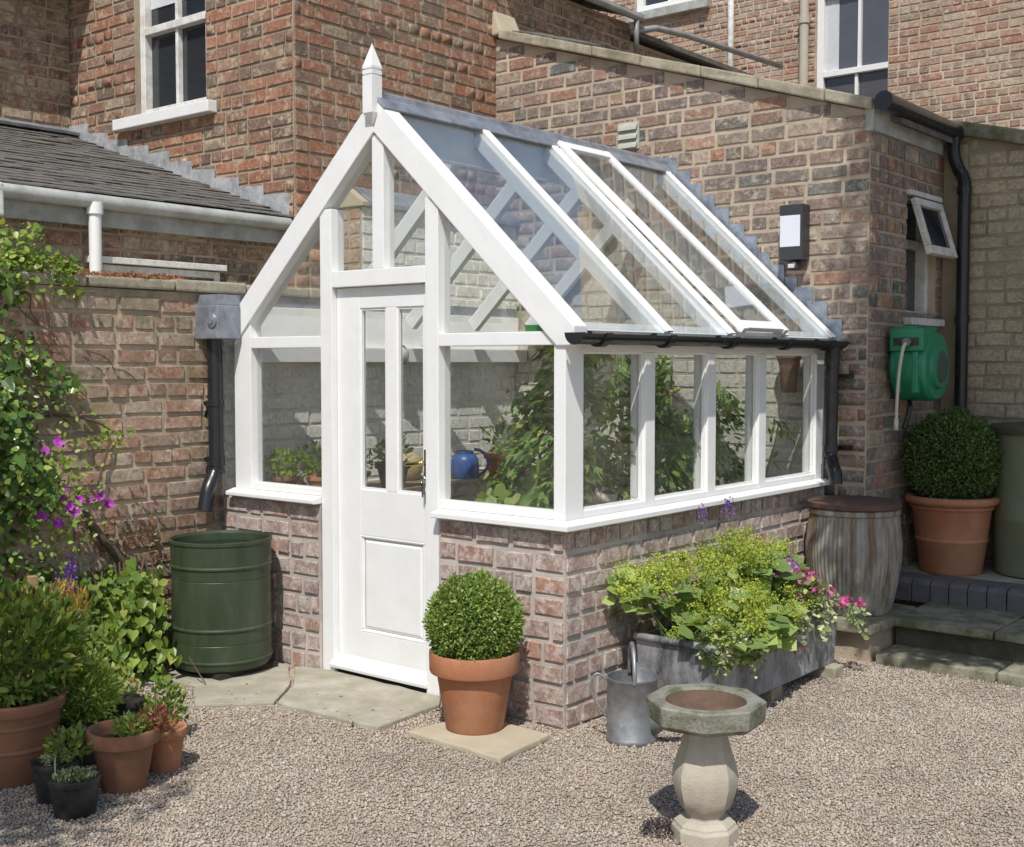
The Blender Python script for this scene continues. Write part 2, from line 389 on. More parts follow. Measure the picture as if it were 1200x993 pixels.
M_stone = plain('coping_stone', (.40, .36, .27), .9, .2, 14, bumpy=.7, bs=90, dirt=(.17, .15, .09), dirt_amt=.6, ds=6)
M_stone_moss = plain('mossy_stone', (.29, .27, .20), .92, .25, 12, bumpy=.8, bs=80, dirt=(.075, .085, .03), dirt_amt=.75, ds=5)
M_flag = plain('flagstone', (.40, .365, .30), .9, .2, 9, bumpy=.6, bs=70, dirt=(.25, .235, .15), dirt_amt=.65, ds=4)
M_slab = plain('sandstone_slab', (.50, .43, .31), .9, .15, 12, bumpy=.6, bs=80, dirt=(.33, .28, .19), dirt_amt=.5, ds=6)
M_slate = plain('slate', (.115, .108, .098), .75, .3, 16, bumpy=.6, bs=60, dirt=(.21, .195, .165), dirt_amt=.45, ds=11)
M_darkglass = plain('dark_room_pane', (.025, .03, .036), .06, .1, 4, spec=.9)  # opaque pane; darkness of the unlit room is put into its colour
M_glass = glass_mat('clear_glass', (.985, .992, .988), .025, 1.45)
M_roofglass = glass_mat('roof_glass', (.95, .975, .985), .03, 2.15)
M_gravel, nt, b, o_ = newmat('gravel_pebbles')
c = ramp(nt, prand(nt), [(0, (0.402, 0.329, 0.247)), (.16, (0.441, 0.372, 0.288)), (.3, (0.345, 0.284, 0.227)), (.42, (0.404, 0.314, 0.251)), (.55, (0.315, 0.294, 0.269)), (.66, (0.444, 0.39, 0.317)), (.78, (0.318, 0.236, 0.166)), (.86, (0.473, 0.437, 0.374)), (.95, (0.384, 0.298, 0.212)), (1, (0.261, 0.234, 0.204))], 'CONSTANT')
c = mix(nt, 1., c, ramp(nt, noise(nt, pos(nt), 1.6, 4, .6), [(.3, .78), (.65, 1.1)]), 'MULTIPLY')
nt.links.new(mix(nt, 1., c, ramp(nt, noise(nt, pos(nt), 160, 3), [(.3, .75), (.7, 1.15)]), 'MULTIPLY'), b.inputs['Base Color']); setin(b, Roughness=.75)
M_ground, nt, b, o_ = newmat('gravel_bed'); v = pos(nt)
vo = N(nt, 'TexVoronoi'); vo.inputs['Scale'].default_value = 75; nt.links.new(v, vo.inputs['Vector'])
sp = N(nt, 'SeparateColor'); nt.links.new(vo.outputs['Color'], sp.inputs[0])
c = ramp(nt, sp.outputs[0], [(0, (.36, .29, .22)), (.3, (.50, .41, .32)), (.5, (.28, .23, .19)), (.7, (.42, .33, .26)), (1, (.58, .51, .43))])
nt.links.new(mix(nt, 1., c, ramp(nt, noise(nt, v, 1.2, 4), [(.3, .8), (.7, 1.05)]), 'MULTIPLY'), b.inputs['Base Color']); setin(b, Roughness=.9)
bump(nt, b, vo.outputs['Distance'], .9, .012)

# ================================================================== GROUND
g = G(); g.add([(-300, -300, 0), (300, -300, 0), (300, 300, 0), (-300, 300, 0)], [(0, 1, 2, 3)])
tag(g.mk('ground', M_ground), 'gravel bed of the courtyard reaching to the walls', kind='structure')

# ================================================================== generic window
def window(parent, name, O, U, Nn, wd, ht, fw_=.06, bars=(), rails=(), depth=.07, mat=None, label=None, pane_mat=None, bar=.028):
    """white frame set in an opening; O = lower left corner on the wall face, opening is wd x ht"""
    mat = mat or M_paint_old; O = Vector(O); U = Vector(U); Nn = Vector(Nn); Z = Vector((0, 0, 1))
    def bx(u0, u1, z0, z1, d0, d1):
        g = G(); P = []
        for z in (z0, z1):
            for (u, d) in ((u0, d0), (u1, d0), (u1, d1), (u0, d1)): P.append(O + U*u + Z*z - Nn*d)
        return g.hexa(P)
    g = G()
    for q in ((0, fw_, 0, ht), (wd - fw_, wd, 0, ht)): g.add(*(lambda t: (t.v, t.f))(bx(q[0], q[1], q[2], q[3], depth*.4, depth*1.5)))
    for q in ((fw_, wd - fw_, 0, fw_), (fw_, wd - fw_, ht - fw_, ht)): g.add(*(lambda t: (t.v, t.f))(bx(q[0], q[1], q[2], q[3], depth*.4 + .002, depth*1.5)))
    wo_ = g.mk(name, mat, parent, bevel=.004, seg=1)
    if label: wo_['label'] = label
    for (z, t, d) in rails: bx(fw_, wd - fw_, z - t/2, z + t/2, depth*.5 + d, depth*1.4 + d).mk('sash_rail', mat, wo_, bevel=.003, seg=1)
    for (u, z0, z1, d) in bars: bx(u - bar/2, u + bar/2, z0, z1, depth*.6 + d, depth*1.3 + d).mk('glazing_bar', mat, wo_, bevel=.003, seg=1)
    us = [fw_] + sorted(set(b_[0] for b_ in bars)) + [wd - fw_]; zs = [fw_] + [r_[0] for r_ in rails] + [ht - fw_]
    for i in range(len(us) - 1):
        for j in range(len(zs) - 1): bx(us[i] + .002, us[i + 1] - .002, zs[j] + .002, zs[j + 1] - .002, depth*1.02, depth*1.08).mk('pane', pane_mat or M_darkglass, wo_)
    return wo_

def const(a, b): return lambda z, zt: [(a, b)]

# ================================================================== TALL HOUSE (left, behind the garden wall)
XH, YH = -.32, .72
house = thing('brick_house', 'tall red brick house with white sash window behind the slate roof', 'house', (-1.5, 1.6, 0))
WX0, WX1, WZ0 = -1.95, -1.17, 3.27
g = G()   # mortar core with the window opening
g.box(-6, WX0, YH, 6.0, 0, 7); g.box(WX1, XH, YH, 2.62, 0, 7); g.box(WX0, WX1, YH, 2.6, 0, WZ0); g.box(WX0, WX1, YH + .45, 2.6, WZ0, 7); g.box(WX0, WX1, YH, YH + .45, 4.55, 7)
hw = g.mk('wall', M_mort_h, house)
B = Bricks(11)
def hi(z, zt):
    if z < 1.9: return []
    return [(-2.77, WX0), (WX1, XH)] if WZ0 < z < 4.55 else [(-2.77, XH)]
B.face((0, YH, 0), (1, 0, 0), (0, -1, 0), hi, 1.9, 5.2, .081, M_house, joint=.0135, bl=.225, hl=.11, vis=lambda c: c.z > 2.5 + (-.3 - c.x)*.3 and not (c.x > -.9 and c.z < 2.2))
B.face((XH, 0, 0), (0, 1, 0), (1, 0, 0), const(YH, 2.62), 1.9, 5.2, .081, M_house, joint=.0135, bl=.225, hl=.11, vis=lambda c: c.z > 2.6, row0=1)
B.emit(hw, 300)
window(house, 'window', (WX0, YH, WZ0), (1, 0, 0), (0, -1, 0), WX1 - WX0, 1.28, .055, bars=[(.39, .05, 1.22, 0)], rails=[(.58, .05, -.01)], depth=.09, label='white sash window with four dark panes')
M_net0 = plain('white_curtain', (.62, .63, .62), .9, .15, 14)
g = G(); g.box(WX0 + .06, WX1 - .06, YH + .085, YH + .090, WZ0 + .74, WZ0 + 1.22); g.mk('curtain', M_net0, house)
g = G(); g.box(-2.13, -1.06, YH - .075, YH + .06, 3.195, 3.27); g.mk('window_sill', M_paint, house, bevel=.006)
# set-back wall of the house at the far left (faces the yard, in the shade of its eaves)
B = Bricks(12)
g = G(); g.box(-6, -2.775, -4, YH, 0, 4.35); hw2 = g.mk('rear_wall', M_mort_h, house)
B.face((-2.775, 0, 0), (0, 1, 0), (1, 0, 0), const(-1.6, YH), 2.9, 4.35, .081, M_wing, joint=.0135, bl=.225, hl=.11, vis=lambda c: c.y > -.9)
B.emit(hw2, 140)
g = G(); g.hexa([(-6, -4, 5.4), (-2.5, -4, 4.33), (-2.5, YH, 4.33), (-6, YH, 5.4), (-6, -4, 5.5), (-2.5, -4, 4.43), (-2.5, YH, 4.43), (-6, YH, 5.5)]); g.mk('roof', M_slate, house)
g = G(); g.tube([(-2.47, -4, 4.34), (-2.47, YH, 4.34)], .055, 12); g.mk('gutter', M_black, house, smooth=True)
g = G(); g.tube([(-2.72, -.62, 4.35), (-2.72, -.62, 3.9)], .035, 10); g.mk('downpipe', M_black, house, smooth=True)

# ================================================================== SLATE LEAN-TO beyond the garden wall
lean = thing('slate_outbuilding', 'low brick outbuilding with dark slate roof and white gutter', 'outbuilding', (-1.5, -.3, 0))
EX, EZ, TX, TZ, VY = -.36, 2.475, -2.77, 3.235, -1.16
g = G(); g.box(-2.77, -.44, VY + .06, YH - .002, 0, 2.39); lw = g.mk('wall', M_mort_h, lean)
B = Bricks(13); B.face((-.44, 0, 0), (0, 1, 0), (1, 0, 0), const(VY + .06, YH), 1.95, 2.39, .085, M_wing, joint=.012); B.emit(lw, 120)
g = G(); g.hexa([(EX, VY, EZ - .05), (EX, YH - .004, EZ - .05), (TX, YH - .004, TZ - .05), (TX, VY, TZ - .05), (EX, VY, EZ - .02), (EX, YH - .004, EZ - .02), (TX, YH - .004, TZ - .02), (TX, VY, TZ - .02)])
roof = g.mk('roof', M_slate, lean)
sd = Vector((TX - EX, 0, TZ - EZ)); SL = sd.length; sd.normalize(); sn = Vector((-sd.z, 0, sd.x)); sn = -sn if sn.z < 0 else sn
r = random.Random(5); meshes = []
for q in range(6):
    g = G(); t = .007
    g.hexa([(-.118, -.0, -t), (.118, r.uniform(-.006, .006), -t), (.116, .2, -t), (-.118, .2, -t), (-.118, 0, 0), (.118, r.uniform(-.006, .006), 0), (.116, .2, 0), (-.118, .2, 0)])
    me = bpy.data.meshes.new('slate'); me.from_pydata(g.v, [], g.f); me.materials.append(M_slate); meshes.append(me)
rows = int(SL/.105)
for k in range(rows):
    y = VY - (.12 if k % 2 else 0)
    while y < YH - .06:
        yc = min(max(y + .12, VY + .11), YH - .125)
        p0 = Vector((EX + .03, yc, EZ)) + sd*(k*.105) + sn*(.006 + r.uniform(0, .008))
        Mx = Matrix((Vector((0, 1, 0)), sd, sn)).transposed()
        if Mx.determinant() < 0: Mx = Matrix((Vector((0, -1, 0)), sd, sn)).transposed()
        o = bpy.data.objects.new('slate', meshes[r.randrange(6)]); COL.objects.link(o); o.parent = roof
        o.matrix_basis = Matrix.Translation(p0) @ Mx.to_4x4() @ Matrix.Rotation(rad(-3.2 + r.uniform(-.6, .6)), 4, 'X') @ Matrix.Rotation(r.gauss(0, .01), 4, 'Z')
        y += .24
# ridge flashing against the far wall and stepped lead up the house wall
g = G(); g.beam((TX + .06, VY, TZ + .03), (TX + .06, YH, TZ + .03), .16, .02, sn); g.mk('top_flashing', M_lead, lean)
n = 10
for k in range(n):
    xa = -.36 + (TX + .36)*k/n; xb = -.36 + (TX + .36)*(k + 1)/n
    za = EZ + .03 + (TZ - EZ)*k/n; zb = EZ + .03 + (TZ - EZ)*(k + 1)/n
    g = G(); g.prism([(xa, YH - .012 - .002*(k % 2), za - .02), (xb - .012, YH - .012 - .002*(k % 2), zb - .02), (xb - .012, YH - .012 - .002*(k % 2), zb + .05), (xa, YH - .012 - .002*(k % 2), zb + .05 - r.uniform(0, .03))], (0, .006, 0)); g.mk('lead_flashing', M_leadw, lean)
g = G(); g.box(-.435, -.385, VY + .02, YH - .01, 2.315, 2.44); g.mk('fascia', M_greypaint, lean, bevel=.003)
g = G(); g.tube([(-.342, VY, 2.440), (-.342, YH - .03, 2.432)], .038, 16); g.mk('gutter', plain('grey_white_gutter', (.44, .45, .43), .45, .1, 7, dirt=(.25, .24, .2), dirt_amt=.5, ds=9), lean, smooth=True, auto=1.)
g = G(); g.box(-.436, -.305, VY - .02, VY + .03, 2.312, 2.475); g.mk('gutter_end', M_paint_old, lean, bevel=.01)
g = G(); g.tube([(-.335, -.62, 2.42), (-.335, -.62, 1.98)], .033, 14); g.tube([(-.335, -.62, 2.43), (-.335, -.62, 2.37)], .043, 14); g.mk('downpipe', M_paint, lean, smooth=True, auto=1.)
wl_ = window(lean, 'window', (-.44, -.58, 1.70), (0, 1, 0), (1, 0, 0), .80, .42, .04, bars=[(.4, .04, .38, 0)], depth=-.03)
g = G(); g.box(-.46, -.37, -.62, .25, 2.125, 2.16); g.mk('window_head', M_paint_old, lean, bevel=.004)

# ================================================================== GARDEN WALL (left) : low run, then the higher whitewashed run
XW = -.12; XB = -.33
gw = thing('garden_wall', 'old brick garden wall on the left with a weathered stone coping', 'wall', (XW, -.5, 0))
g = G(); g.box(XB, XW, -5.5, 0.0, 0, 1.975); gm = g.mk('wall', M_mort_g, gw)
B = Bricks(21); B.face((XW, 0, 0), (0, 1, 0), (1, 0, 0), const(-3.2, .012), 0.0, 1.975, .0885, M_gw, wear=.0062, joint=.019, proud=.0, bl=.245, hl=.12, jit=.008, vis=lambda c: c.y > -1.5)
B.emit(gm, 300)
r = random.Random(8); y = -4.
while y < 1.07:
    l = min(r.uniform(.45, .62), 1.075 - y)
    if l < .2: break
    g = G(); g.box(XB - .03, XW + .035, y + .004, y + l - .004, 1.977 + r.uniform(0, .003), 2.035 + r.uniform(-.006, .006)); g.mk('coping_stone', M_stone, gw, bevel=.012)
    y += l
# part inside the greenhouse
g = G(); g.box(XB, XW, 0.0, 1.08, 0, 1.9752); g.box(XB, XW, 1.08, 2.6, 0, 2.56); gi = g.mk('whitewashed_wall', M_mort_w, gw)
gi['label'] = 'whitewashed rough brick inside the greenhouse'
B = Bricks(22)
B.face((XW, 0, 0), (0, 1, 0), (1, 0, 0), lambda z, zt: [(.012, 2.6)] if zt < 1.98 else [(1.08, 2.6)], .35, 2.56, .0885, M_white, wear=.0055, joint=.015, proud=-.003, bl=.245, hl=.12, jit=.006, vis=lambda c: c.z > .9)
B.face((XB, 1.08, 0), (1, 0, 0), (0, -1, 0), const(0, XW - XB), 2.03, 2.56, .0885, M_gw, wear=.0036, joint=.014, bl=.21, hl=.1)
B.emit(gi, 300)
g = G(); g.box(XB, XW - .001, 1.076, 1.0802, 2.03, 2.56); g.mk('wall_end', M_mort_g, gw)
g = G(); g.prism([(XB - .03, 1.06, 2.562), (XW + .03, 1.06, 2.562), (XW + .03, 1.06, 2.59), ((XB + XW)/2, 1.06, 2.68), (XB - .03, 1.06, 2.59)], (0, .06, 0)); g.mk('coping_end_stone', M_slab, gw, bevel=.006)
g = G(); g.prism([(XB - .04, 1.122, 2.562), (XW + .04, 1.122, 2.562), (XW + .04, 1.122, 2.595), ((XB + XW)/2, 1.122, 2.70), (XB - .04, 1.122, 2.595)], (0, 1.476, 0)); g.mk('coping_lead', M_lead, gw, bevel=.006)

# ================================================================== BRICK EXTENSION (behind the greenhouse)
L = 2.603; XC = 2.50
def zcop(x): return 3.955 - (x + .24)*.3105
ext = thing('brick_extension', 'brown brick extension with sloping stone coping that the greenhouse leans on', 'building', (1.2, 3.2, 0))
YE = 3.794
g = G(); g.prism([(XH + .001, L, 0), (XC, L, 0), (XC, L, zcop(XC) - .06), (XH + .001, L, zcop(XH) - .06)], (0, .3, 0)); ew = g.mk('wall', M_mort_e, ext)
B = Bricks(31)
def ei(z, zt):
    xm = min(XC + .004, -.24 + (3.955 - .05 - zt)/.3105)
    if z < 2.0: return [(2.2, xm)]
    return [(XH, xm)] if xm > XH + .05 else []
def evis(c): return c.z > 2.93 - max(0, c.x - 1.12)*.92 and c.z > .3 and c.z < 3.95
B.face((0, L, 0), (1, 0, 0), (0, -1, 0), ei, .18, 3.93, .0895, M_ext, wear=.0045, joint=.018, proud=.0, bl=.245, hl=.118, jit=.004, vis=evis, hdr_rows=5)
B.emit(ew, 300)
# whitewashed gable wall inside the greenhouse
g = G(); g.prism([(XW, L - .022, 0), (2.21, L - .022, 0), (2.21, L - .022, 1.70), (1.10, L - .022, 2.74), (XW + .1, L - .022, 1.83), (XW, L - .022, 1.83)], (0, .02, 0)); iw = g.mk('limewashed_gable', M_mort_l, ext)
iw['label'] = 'limewashed brick face inside the greenhouse'
B = Bricks(32)
B.face((0, L - .024, 0), (1, 0, 0), (0, -1, 0), lambda z, zt: [(max(XW, 1.10 - (2.74 - zt)/.937), min(2.20, 1.10 + (2.74 - zt)/.937))], .45, 2.66, .0895, M_lime, wear=.0036, joint=.014, proud=-.002, bl=.245, hl=.118, vis=lambda c: c.z > .9)
B.emit(iw, 280)
# right-hand face with the little window
WY0, WY1, RZ0, RZ1 = 3.16, 3.66, 1.875, 2.66
g = G()
for q in ((L + .3, WY0, 0, 2.96), (WY1, YE, 0, 2.96), (WY0, WY1, 0, RZ0), (WY0, WY1, RZ1, 2.96)): g.box(XC - .3, XC, *q)
g.box(XC - .31, XC - .25, L + .3, YE, 0, 2.95); ew2 = g.mk('side_wall', M_mort_e, ext)
B = Bricks(33)
B.face((XC, 0, 0), (0, 1, 0), (1, 0, 0), lambda z, zt: [(L, WY0), (WY1, YE)] if RZ0 < z < RZ1 else [(L, YE)], .3, 2.93, .0895, M_ext, wear=.0036, joint=.014, proud=.005, bl=.245, hl=.118, row0=1)
B.emit(ew2, 200)
wv = window(ext, 'window', (XC, WY0, RZ0), (0, 1, 0), (1, 0, 0), WY1 - WY0, RZ1 - RZ0, .05, rails=[(.47, .05, 0)], depth=.11, label='small side window with its top light propped open')
g = G(); g.box(XC - .02, XC + .06, WY0 - .03, WY1 + .03, RZ0 - .045, RZ0); g.mk('window_sill', M_paint_old, ext, bevel=.005)
g = G(); g.box(XC - .02, XC + .035, WY0 - .02, WY1 + .02, RZ1 - .035, RZ1 - .003); g.mk('window_hood', M_paint_old, ext, bevel=.005)
# open top light, hinged along its top edge
hz = RZ1 - .06; a = rad(17); cs, sn_ = math.cos(a), math.sin(a)
def hp(u, t, d=0): return (XC + .015 + t*sn_ + d*cs, u, hz - t*cs + d*sn_)
tl = None
for nm, (u0, u1, t0, t1) in (('top_light', (WY0 + .02, WY1 - .02, 0, .045)), ('top_light_rail', (WY0 + .02, WY1 - .02, .305, .36)), ('top_light_stile', (WY0 + .02, WY0 + .065, .047, .303)), ('top_light_stile', (WY1 - .065, WY1 - .02, .047, .303))):
    g = G(); g.hexa([hp(u0, t0), hp(u1, t0), hp(u1, t1), hp(u0, t1), hp(u0, t0, .035), hp(u1, t0, .035), hp(u1, t1, .035), hp(u0, t1, .035)]); q = g.mk(nm, M_paint_old, wv, bevel=.004)
g = G(); g.hexa([hp(WY0 + .067, .05, .014), hp(WY1 - .067, .05, .014), hp(WY1 - .067, .30, .014), hp(WY0 + .067, .30, .014), hp(WY0 + .067, .05, .018), hp(WY1 - .067, .05, .018), hp(WY1 - .067, .30, .018), hp(WY0 + .067, .30, .018)]); g.mk('pane', M_darkglass, wv)
# coping stones down the slope
r = random.Random(9); x = -.25; k = 0
while x < XC + .02:
    l = min(r.uniform(.36, .52), XC + .03 - x)
    xa, xb = x + .003, x + l - .003
    g = G(); P = []
    for (dz) in (-.055, .012):
        for (xx, yy) in ((xa, L - .055), (xb, L - .055), (xb, L + .22), (xa, L + .22)): P.append((xx, yy + r.uniform(-.006, .006), zcop(xx) + dz + r.uniform(-.003, .003)))
    g.hexa(P); g.mk('coping_stone', M_stone, ext, bevel=.01); x += l
    if XC + .03 - x < .1: break
g = G(); g.hexa([(-.37, L - .05, 3.93), (-.22, L - .05, 3.93), (-.22, L + .2, 3.93), (-.37, L + .2, 3.93), (-.36, L - .04, 4.08), (-.30, L - .04, 4.11), (-.30, L + .2, 4.11), (-.36, L + .2, 4.08)]); g.mk('kneeler_stone', M_slab, ext, bevel=.015)
g = G(); g.hexa([(XH + .01, L + .22, zcop(XH) - .08), (XC + .1, L + .22, zcop(XC + .1) - .08), (XC + .1, YE + .1, zcop(XC + .1) - .08), (XH + .01, YE + .1, zcop(XH) - .08), (XH + .01, L + .22, zcop(XH) - .045), (XC + .1, L + .22, zcop(XC + .1) - .045), (XC + .1, YE + .1, zcop(XC + .1) - .045), (XH + .01, YE + .1, zcop(XH) - .045)]); er = g.mk('roof', M_slate, ext)
for k in range(5):
    x0 = XH + .03 + k*.1; g = G(); z0 = zcop(x0)
    g.hexa([(x0, L + .1, z0 + .015), (x0 + .14, L + .1, z0 - .02), (x0 + .14, L + .5, z0 + .02), (x0, L + .5, z0 + .075), (x0, L + .1, z0 + .03), (x0 + .14, L + .1, z0 - .008), (x0 + .14, L + .5, z0 + .035), (x0, L + .5, z0 + .09)]); g.mk('slate', M_slate, er)
g = G(); g.box(XC - .02, XC + .03, L - .03, YE, 2.93, 3.08); g.mk('fascia', M_greypaint, ext, bevel=.003)
g = G(); g.tube([(XC + .095, L - .05, 3.085), (XC + .095, YE - .03, 3.075)], .05, 16); g.tube([(XC + .095, L - .052, 3.085), (XC + .095, L - .02, 3.085)], .055, 16); g.mk('gutter', M_black, ext, smooth=True, auto=1.)
DX, DY = 2.62, 3.70
g = G(); g.tube(bez([(XC + .095, YE - .1, 3.04), (XC + .095, YE - .1, 2.93), (DX + .0, DY + .01, 2.84), (DX + .045, DY, 2.74), (DX + .045, DY, 2.5), (DX + .045, DY, .9)], 6), .04, 14)
for z in (2.72, 1.9, 1.2): g.tube([(DX + .045, DY, z), (DX + .045, DY, z - .05)], .047, 14)
g.mk('downpipe', M_black, ext, smooth=True, auto=1.)
# louvred vent and stepped lead flashing along the greenhouse roof
vt = G(); vt.box(.755, .92, L - .014, L - .004, 3.005, 3.185); vo_ = vt.mk('louvre_vent', plain('vent_paint', (.42, .43, .37), .6, .1, 20), ext)
for k in range(3):
    z0 = 3.012 + k*.058; g = G(); g.hexa([(.765, L - .035, z0), (.91, L - .035, z0), (.91, L - .014, z0 + .03), (.765, L - .014, z0 + .03), (.765, L - .03, z0 + .02), (.91, L - .03, z0 + .02), (.91, L - .014, z0 + .05), (.765, L - .014, z0 + .05)]); g.mk('slat', vo_.data.materials[0], vo_)
def zr(x): return 2.885 - abs(x - 1.10)*.937
x = 1.03; k = 0; dx = .098
while x < 2.34:
    xe = x + dx
    g = G(); d = L - .0135 - .0025*(k % 2)
    zt_ = max(zr(x), zr(xe)) + r.uniform(.035, .07); dx = r.uniform(.085, .105)
    g.prism([(x, d, zr(x) - .05), (xe, d, zr(xe) - .05), (xe + r.uniform(-.01, .01), d, zt_ - r.uniform(0, .012)), (x, d, zt_)], (0, .004, 0)); g.mk('lead_flashing', M_leadb, ext); x = xe; k += 1

# ================================================================== REAR WING with grey gutters
wing = thing('rear_wing', 'shaded rear wing of the house with grey gutter behind the coping', 'building', (-1.5, 4.5, 0))
g = G(); g.box(-2.8, XH - .02, 2.622, 4.36, 0, 4.40); g.box(-2.8, XH - .06, 4.36, 6.7, 0, 4.28); ww = g.mk('wall', M_mort_h, wing)
B = Bricks(41); B.face((XH - .02, 0, 0), (0, 1, 0), (1, 0, 0), const(2.622, 4.36), 3.6, 4.38, .082, M_wing, joint=.0135, bl=.225, hl=.11)
B.face((XH - .06, 0, 0), (0, 1, 0), (1, 0, 0), const(4.36, 6.7), 3.6, 4.26, .082, M_wing, joint=.0135, bl=.225, hl=.11); B.emit(ww, 120)
g = G(); g.hexa([(-2.8, 2.622, 5.3), (-.22, 2.622, 4.42), (-.22, 4.4, 4.42), (-2.8, 4.4, 5.3), (-2.8, 2.622, 5.35), (-.22, 2.622, 4.46), (-.22, 4.4, 4.46), (-2.8, 4.4, 5.35)])
g.hexa([(-2.8, 4.4, 4.9), (-.28, 4.4, 4.30), (-.28, 6.8, 4.30), (-2.8, 6.8, 4.9), (-2.8, 4.4, 4.95), (-.28, 4.4, 4.34), (-.28, 6.8, 4.34), (-2.8, 6.8, 4.95)]); g.mk('roof', M_slate, wing)
M_gutgrey = plain('grey_gutter', (.28, .29, .285), .45, .15, 9, dirt=(.14, .13, .11), dirt_amt=.5, ds=8)
g = G(); g.tube([(-.22, 2.63, 4.43), (-.22, 4.36, 4.42)], .031, 14); g.mk('gutter', M_gutgrey, wing, smooth=True, auto=1.)
g = G(); g.tube([(-.22, 4.28, 4.42), (-.22, 4.28, 4.15)], .022, 12); g.mk('downpipe', M_gutgrey, wing, smooth=True)
g = G(); g.tube([(-.26, 4.25, 4.30), (-.24, 4.6, 4.40), (-.2, 5.0, 4.42), (-.15, 6.7, 4.46)], .026, 14); g.mk('gutter', M_gutgrey, wing, smooth=True)

# ================================================================== FAR HOUSES
fh = thing('far_brick_house', 'distant brick house with white sash window and beige downpipe', 'house', (-3, 13, 0))
FY = 12.1; FX0, FX1, FZ0, FZ1 = -2.36, -1.15, 5.05, 6.85
UX0, UX1, UZ0 = -5.42, -4.26, 7.06
g = G()
g.box(-9, FX0, FY, 16, 0, UZ0); g.box(-9, UX0, FY, 16, UZ0, 9); g.box(UX1, FX0, FY, 16, UZ0, 9); g.box(UX0, UX1, FY + .4, 16, UZ0, 9)
g.box(FX1, 2, FY, 16, 0, 9); g.box(FX0, FX1, FY, 16, 0, FZ0); g.box(FX0, FX1, FY, 16, FZ1, 9); g.box(FX0, FX1, FY + .5, 16, FZ0, FZ1); fw_o = g.mk('wall', M_mort_e, fh)
B = Bricks(51)
def fi(z, zt):
    if FZ0 < z < FZ1: return [(-7.2, FX0), (FX1, .3)]
    if z > UZ0: return [(-7.2, UX0), (UX1, .3)]
    return [(-7.2, .3)]
B.face((0, FY, 0), (1, 0, 0), (0, -1, 0), fi, 4.6, 8.0, .082, M_far, joint=.015, vis=lambda c: c.x < -1.2); B.emit(fw_o, 300)
M_fpane = plain('reflection_grey_pane', (.085, .085, .095), .12, .1, 4, spec=.7)  # lighter grey base colour stands in for reflection on the far panes
wf = window(fh, 'window', (FX0, FY, FZ0), (1, 0, 0), (0, -1, 0), FX1 - FX0, FZ1 - FZ0, .10, bars=[(.58, .1, .6, 0), (.62, .66, 1.70, -.01)], rails=[(.62, .08, -.02)], depth=.12, mat=M_paint, label='white sash window with a pale curtain', bar=.045, pane_mat=M_fpane)
M_net = plain('net_curtain', (.55, .56, .58), .9, .1, 20)
g = G(); g.box(.0, .22, 0, .008, 0, 1.0)
g = G(); g.box(FX0 + .1, FX0 + .30, FY + .112, FY + .121, FZ0 + .66, FZ1 - .1); g.mk('curtain', M_net, wf)
window(fh, 'window', (UX0, FY, UZ0), (1, 0, 0), (0, -1, 0), UX1 - UX0, 1.5, .12, bars=[(.58, .1, 1.4, 0)], depth=.12, mat=M_paint, bar=.045)
g = G(); g.box(UX0 - .1, UX1 + .2, FY - .12, FY + .05, UZ0 - .14, UZ0 - .005); g.mk('window_sill', M_greypaint, fh, bevel=.01)
g = G(); g.tube([(-2.50, FY - .08, 4.5), (-2.50, FY - .08, 8.5)], .065, 12); g.tube([(-2.50, FY - .08, 6.4), (-2.50, FY - .08, 6.5)], .08, 12); g.mk('downpipe', plain('beige_pipe', (.46, .42, .34), .5, .08), fh, smooth=True, auto=1.)
g = G(); g.tube([(-3.68, FY - .07, 4.5), (-3.68, FY - .07, 8.5)], .045, 12); g.mk('downpipe', M_paint_old, fh, smooth=True)
nh = thing('neighbour_brick_house', 'sunlit brick house wall rising behind the extension at upper right', 'house', (2.5, 10, 0))
NY = 8.75; NX = .08
g = G(); g.box(NX, 7, NY, 12.0, 0, 8); nw = g.mk('wall', M_mort_e, nh)
B = Bricks(52); B.face((0, NY, 0), (1, 0, 0), (0, -1, 0), const(NX, 3.2), 3.0, 5.9, .083, M_far, joint=.016, bl=.235, vis=lambda c: c.z > 3.7 and c.x < 1.7); B.emit(nw, 300)

# ================================================================== CREAM PAINTED WALL (right)
cw = thing('cream_painted_wall', 'cream painted brick wall in the shade at the right edge', 'wall', (3.4, YE, 0))
def zc(x): return 3.06 - (x - 2.6)*.26
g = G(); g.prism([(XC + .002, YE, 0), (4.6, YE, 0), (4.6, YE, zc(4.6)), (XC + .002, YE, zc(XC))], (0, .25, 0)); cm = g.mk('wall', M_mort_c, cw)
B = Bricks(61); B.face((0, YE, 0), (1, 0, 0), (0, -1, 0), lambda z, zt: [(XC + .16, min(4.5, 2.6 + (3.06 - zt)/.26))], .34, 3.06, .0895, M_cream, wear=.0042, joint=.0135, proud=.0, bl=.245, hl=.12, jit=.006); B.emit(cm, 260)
g = G(); g.box(XC + .004, XC + .155, YE - .03, YE + .01, .34, 3.0); g.mk('pier', M_mort_c, cw, bevel=.006)
x = XC + .02
while x < 4.5:
    g = G(); g.hexa([(x, YE - .06, zc(x)), (x + .5, YE - .06, zc(x + .5)), (x + .5, YE + .3, zc(x + .5)), (x, YE + .3, zc(x)), (x, YE - .06, zc(x) + .09), (x + .5, YE - .06, zc(x + .5) + .09), (x + .5, YE + .3, zc(x + .5) + .12), (x, YE + .3, zc(x) + .12)]); g.mk('coping_stone', M_stone_moss, cw, bevel=.012); x += .503

# ================================================================== GREENHOUSE
W = 2.253
gh = thing('greenhouse', 'white painted wooden greenhouse with pitched glass roof on a low brick base', 'greenhouse', (1.1, 1.3, 0))
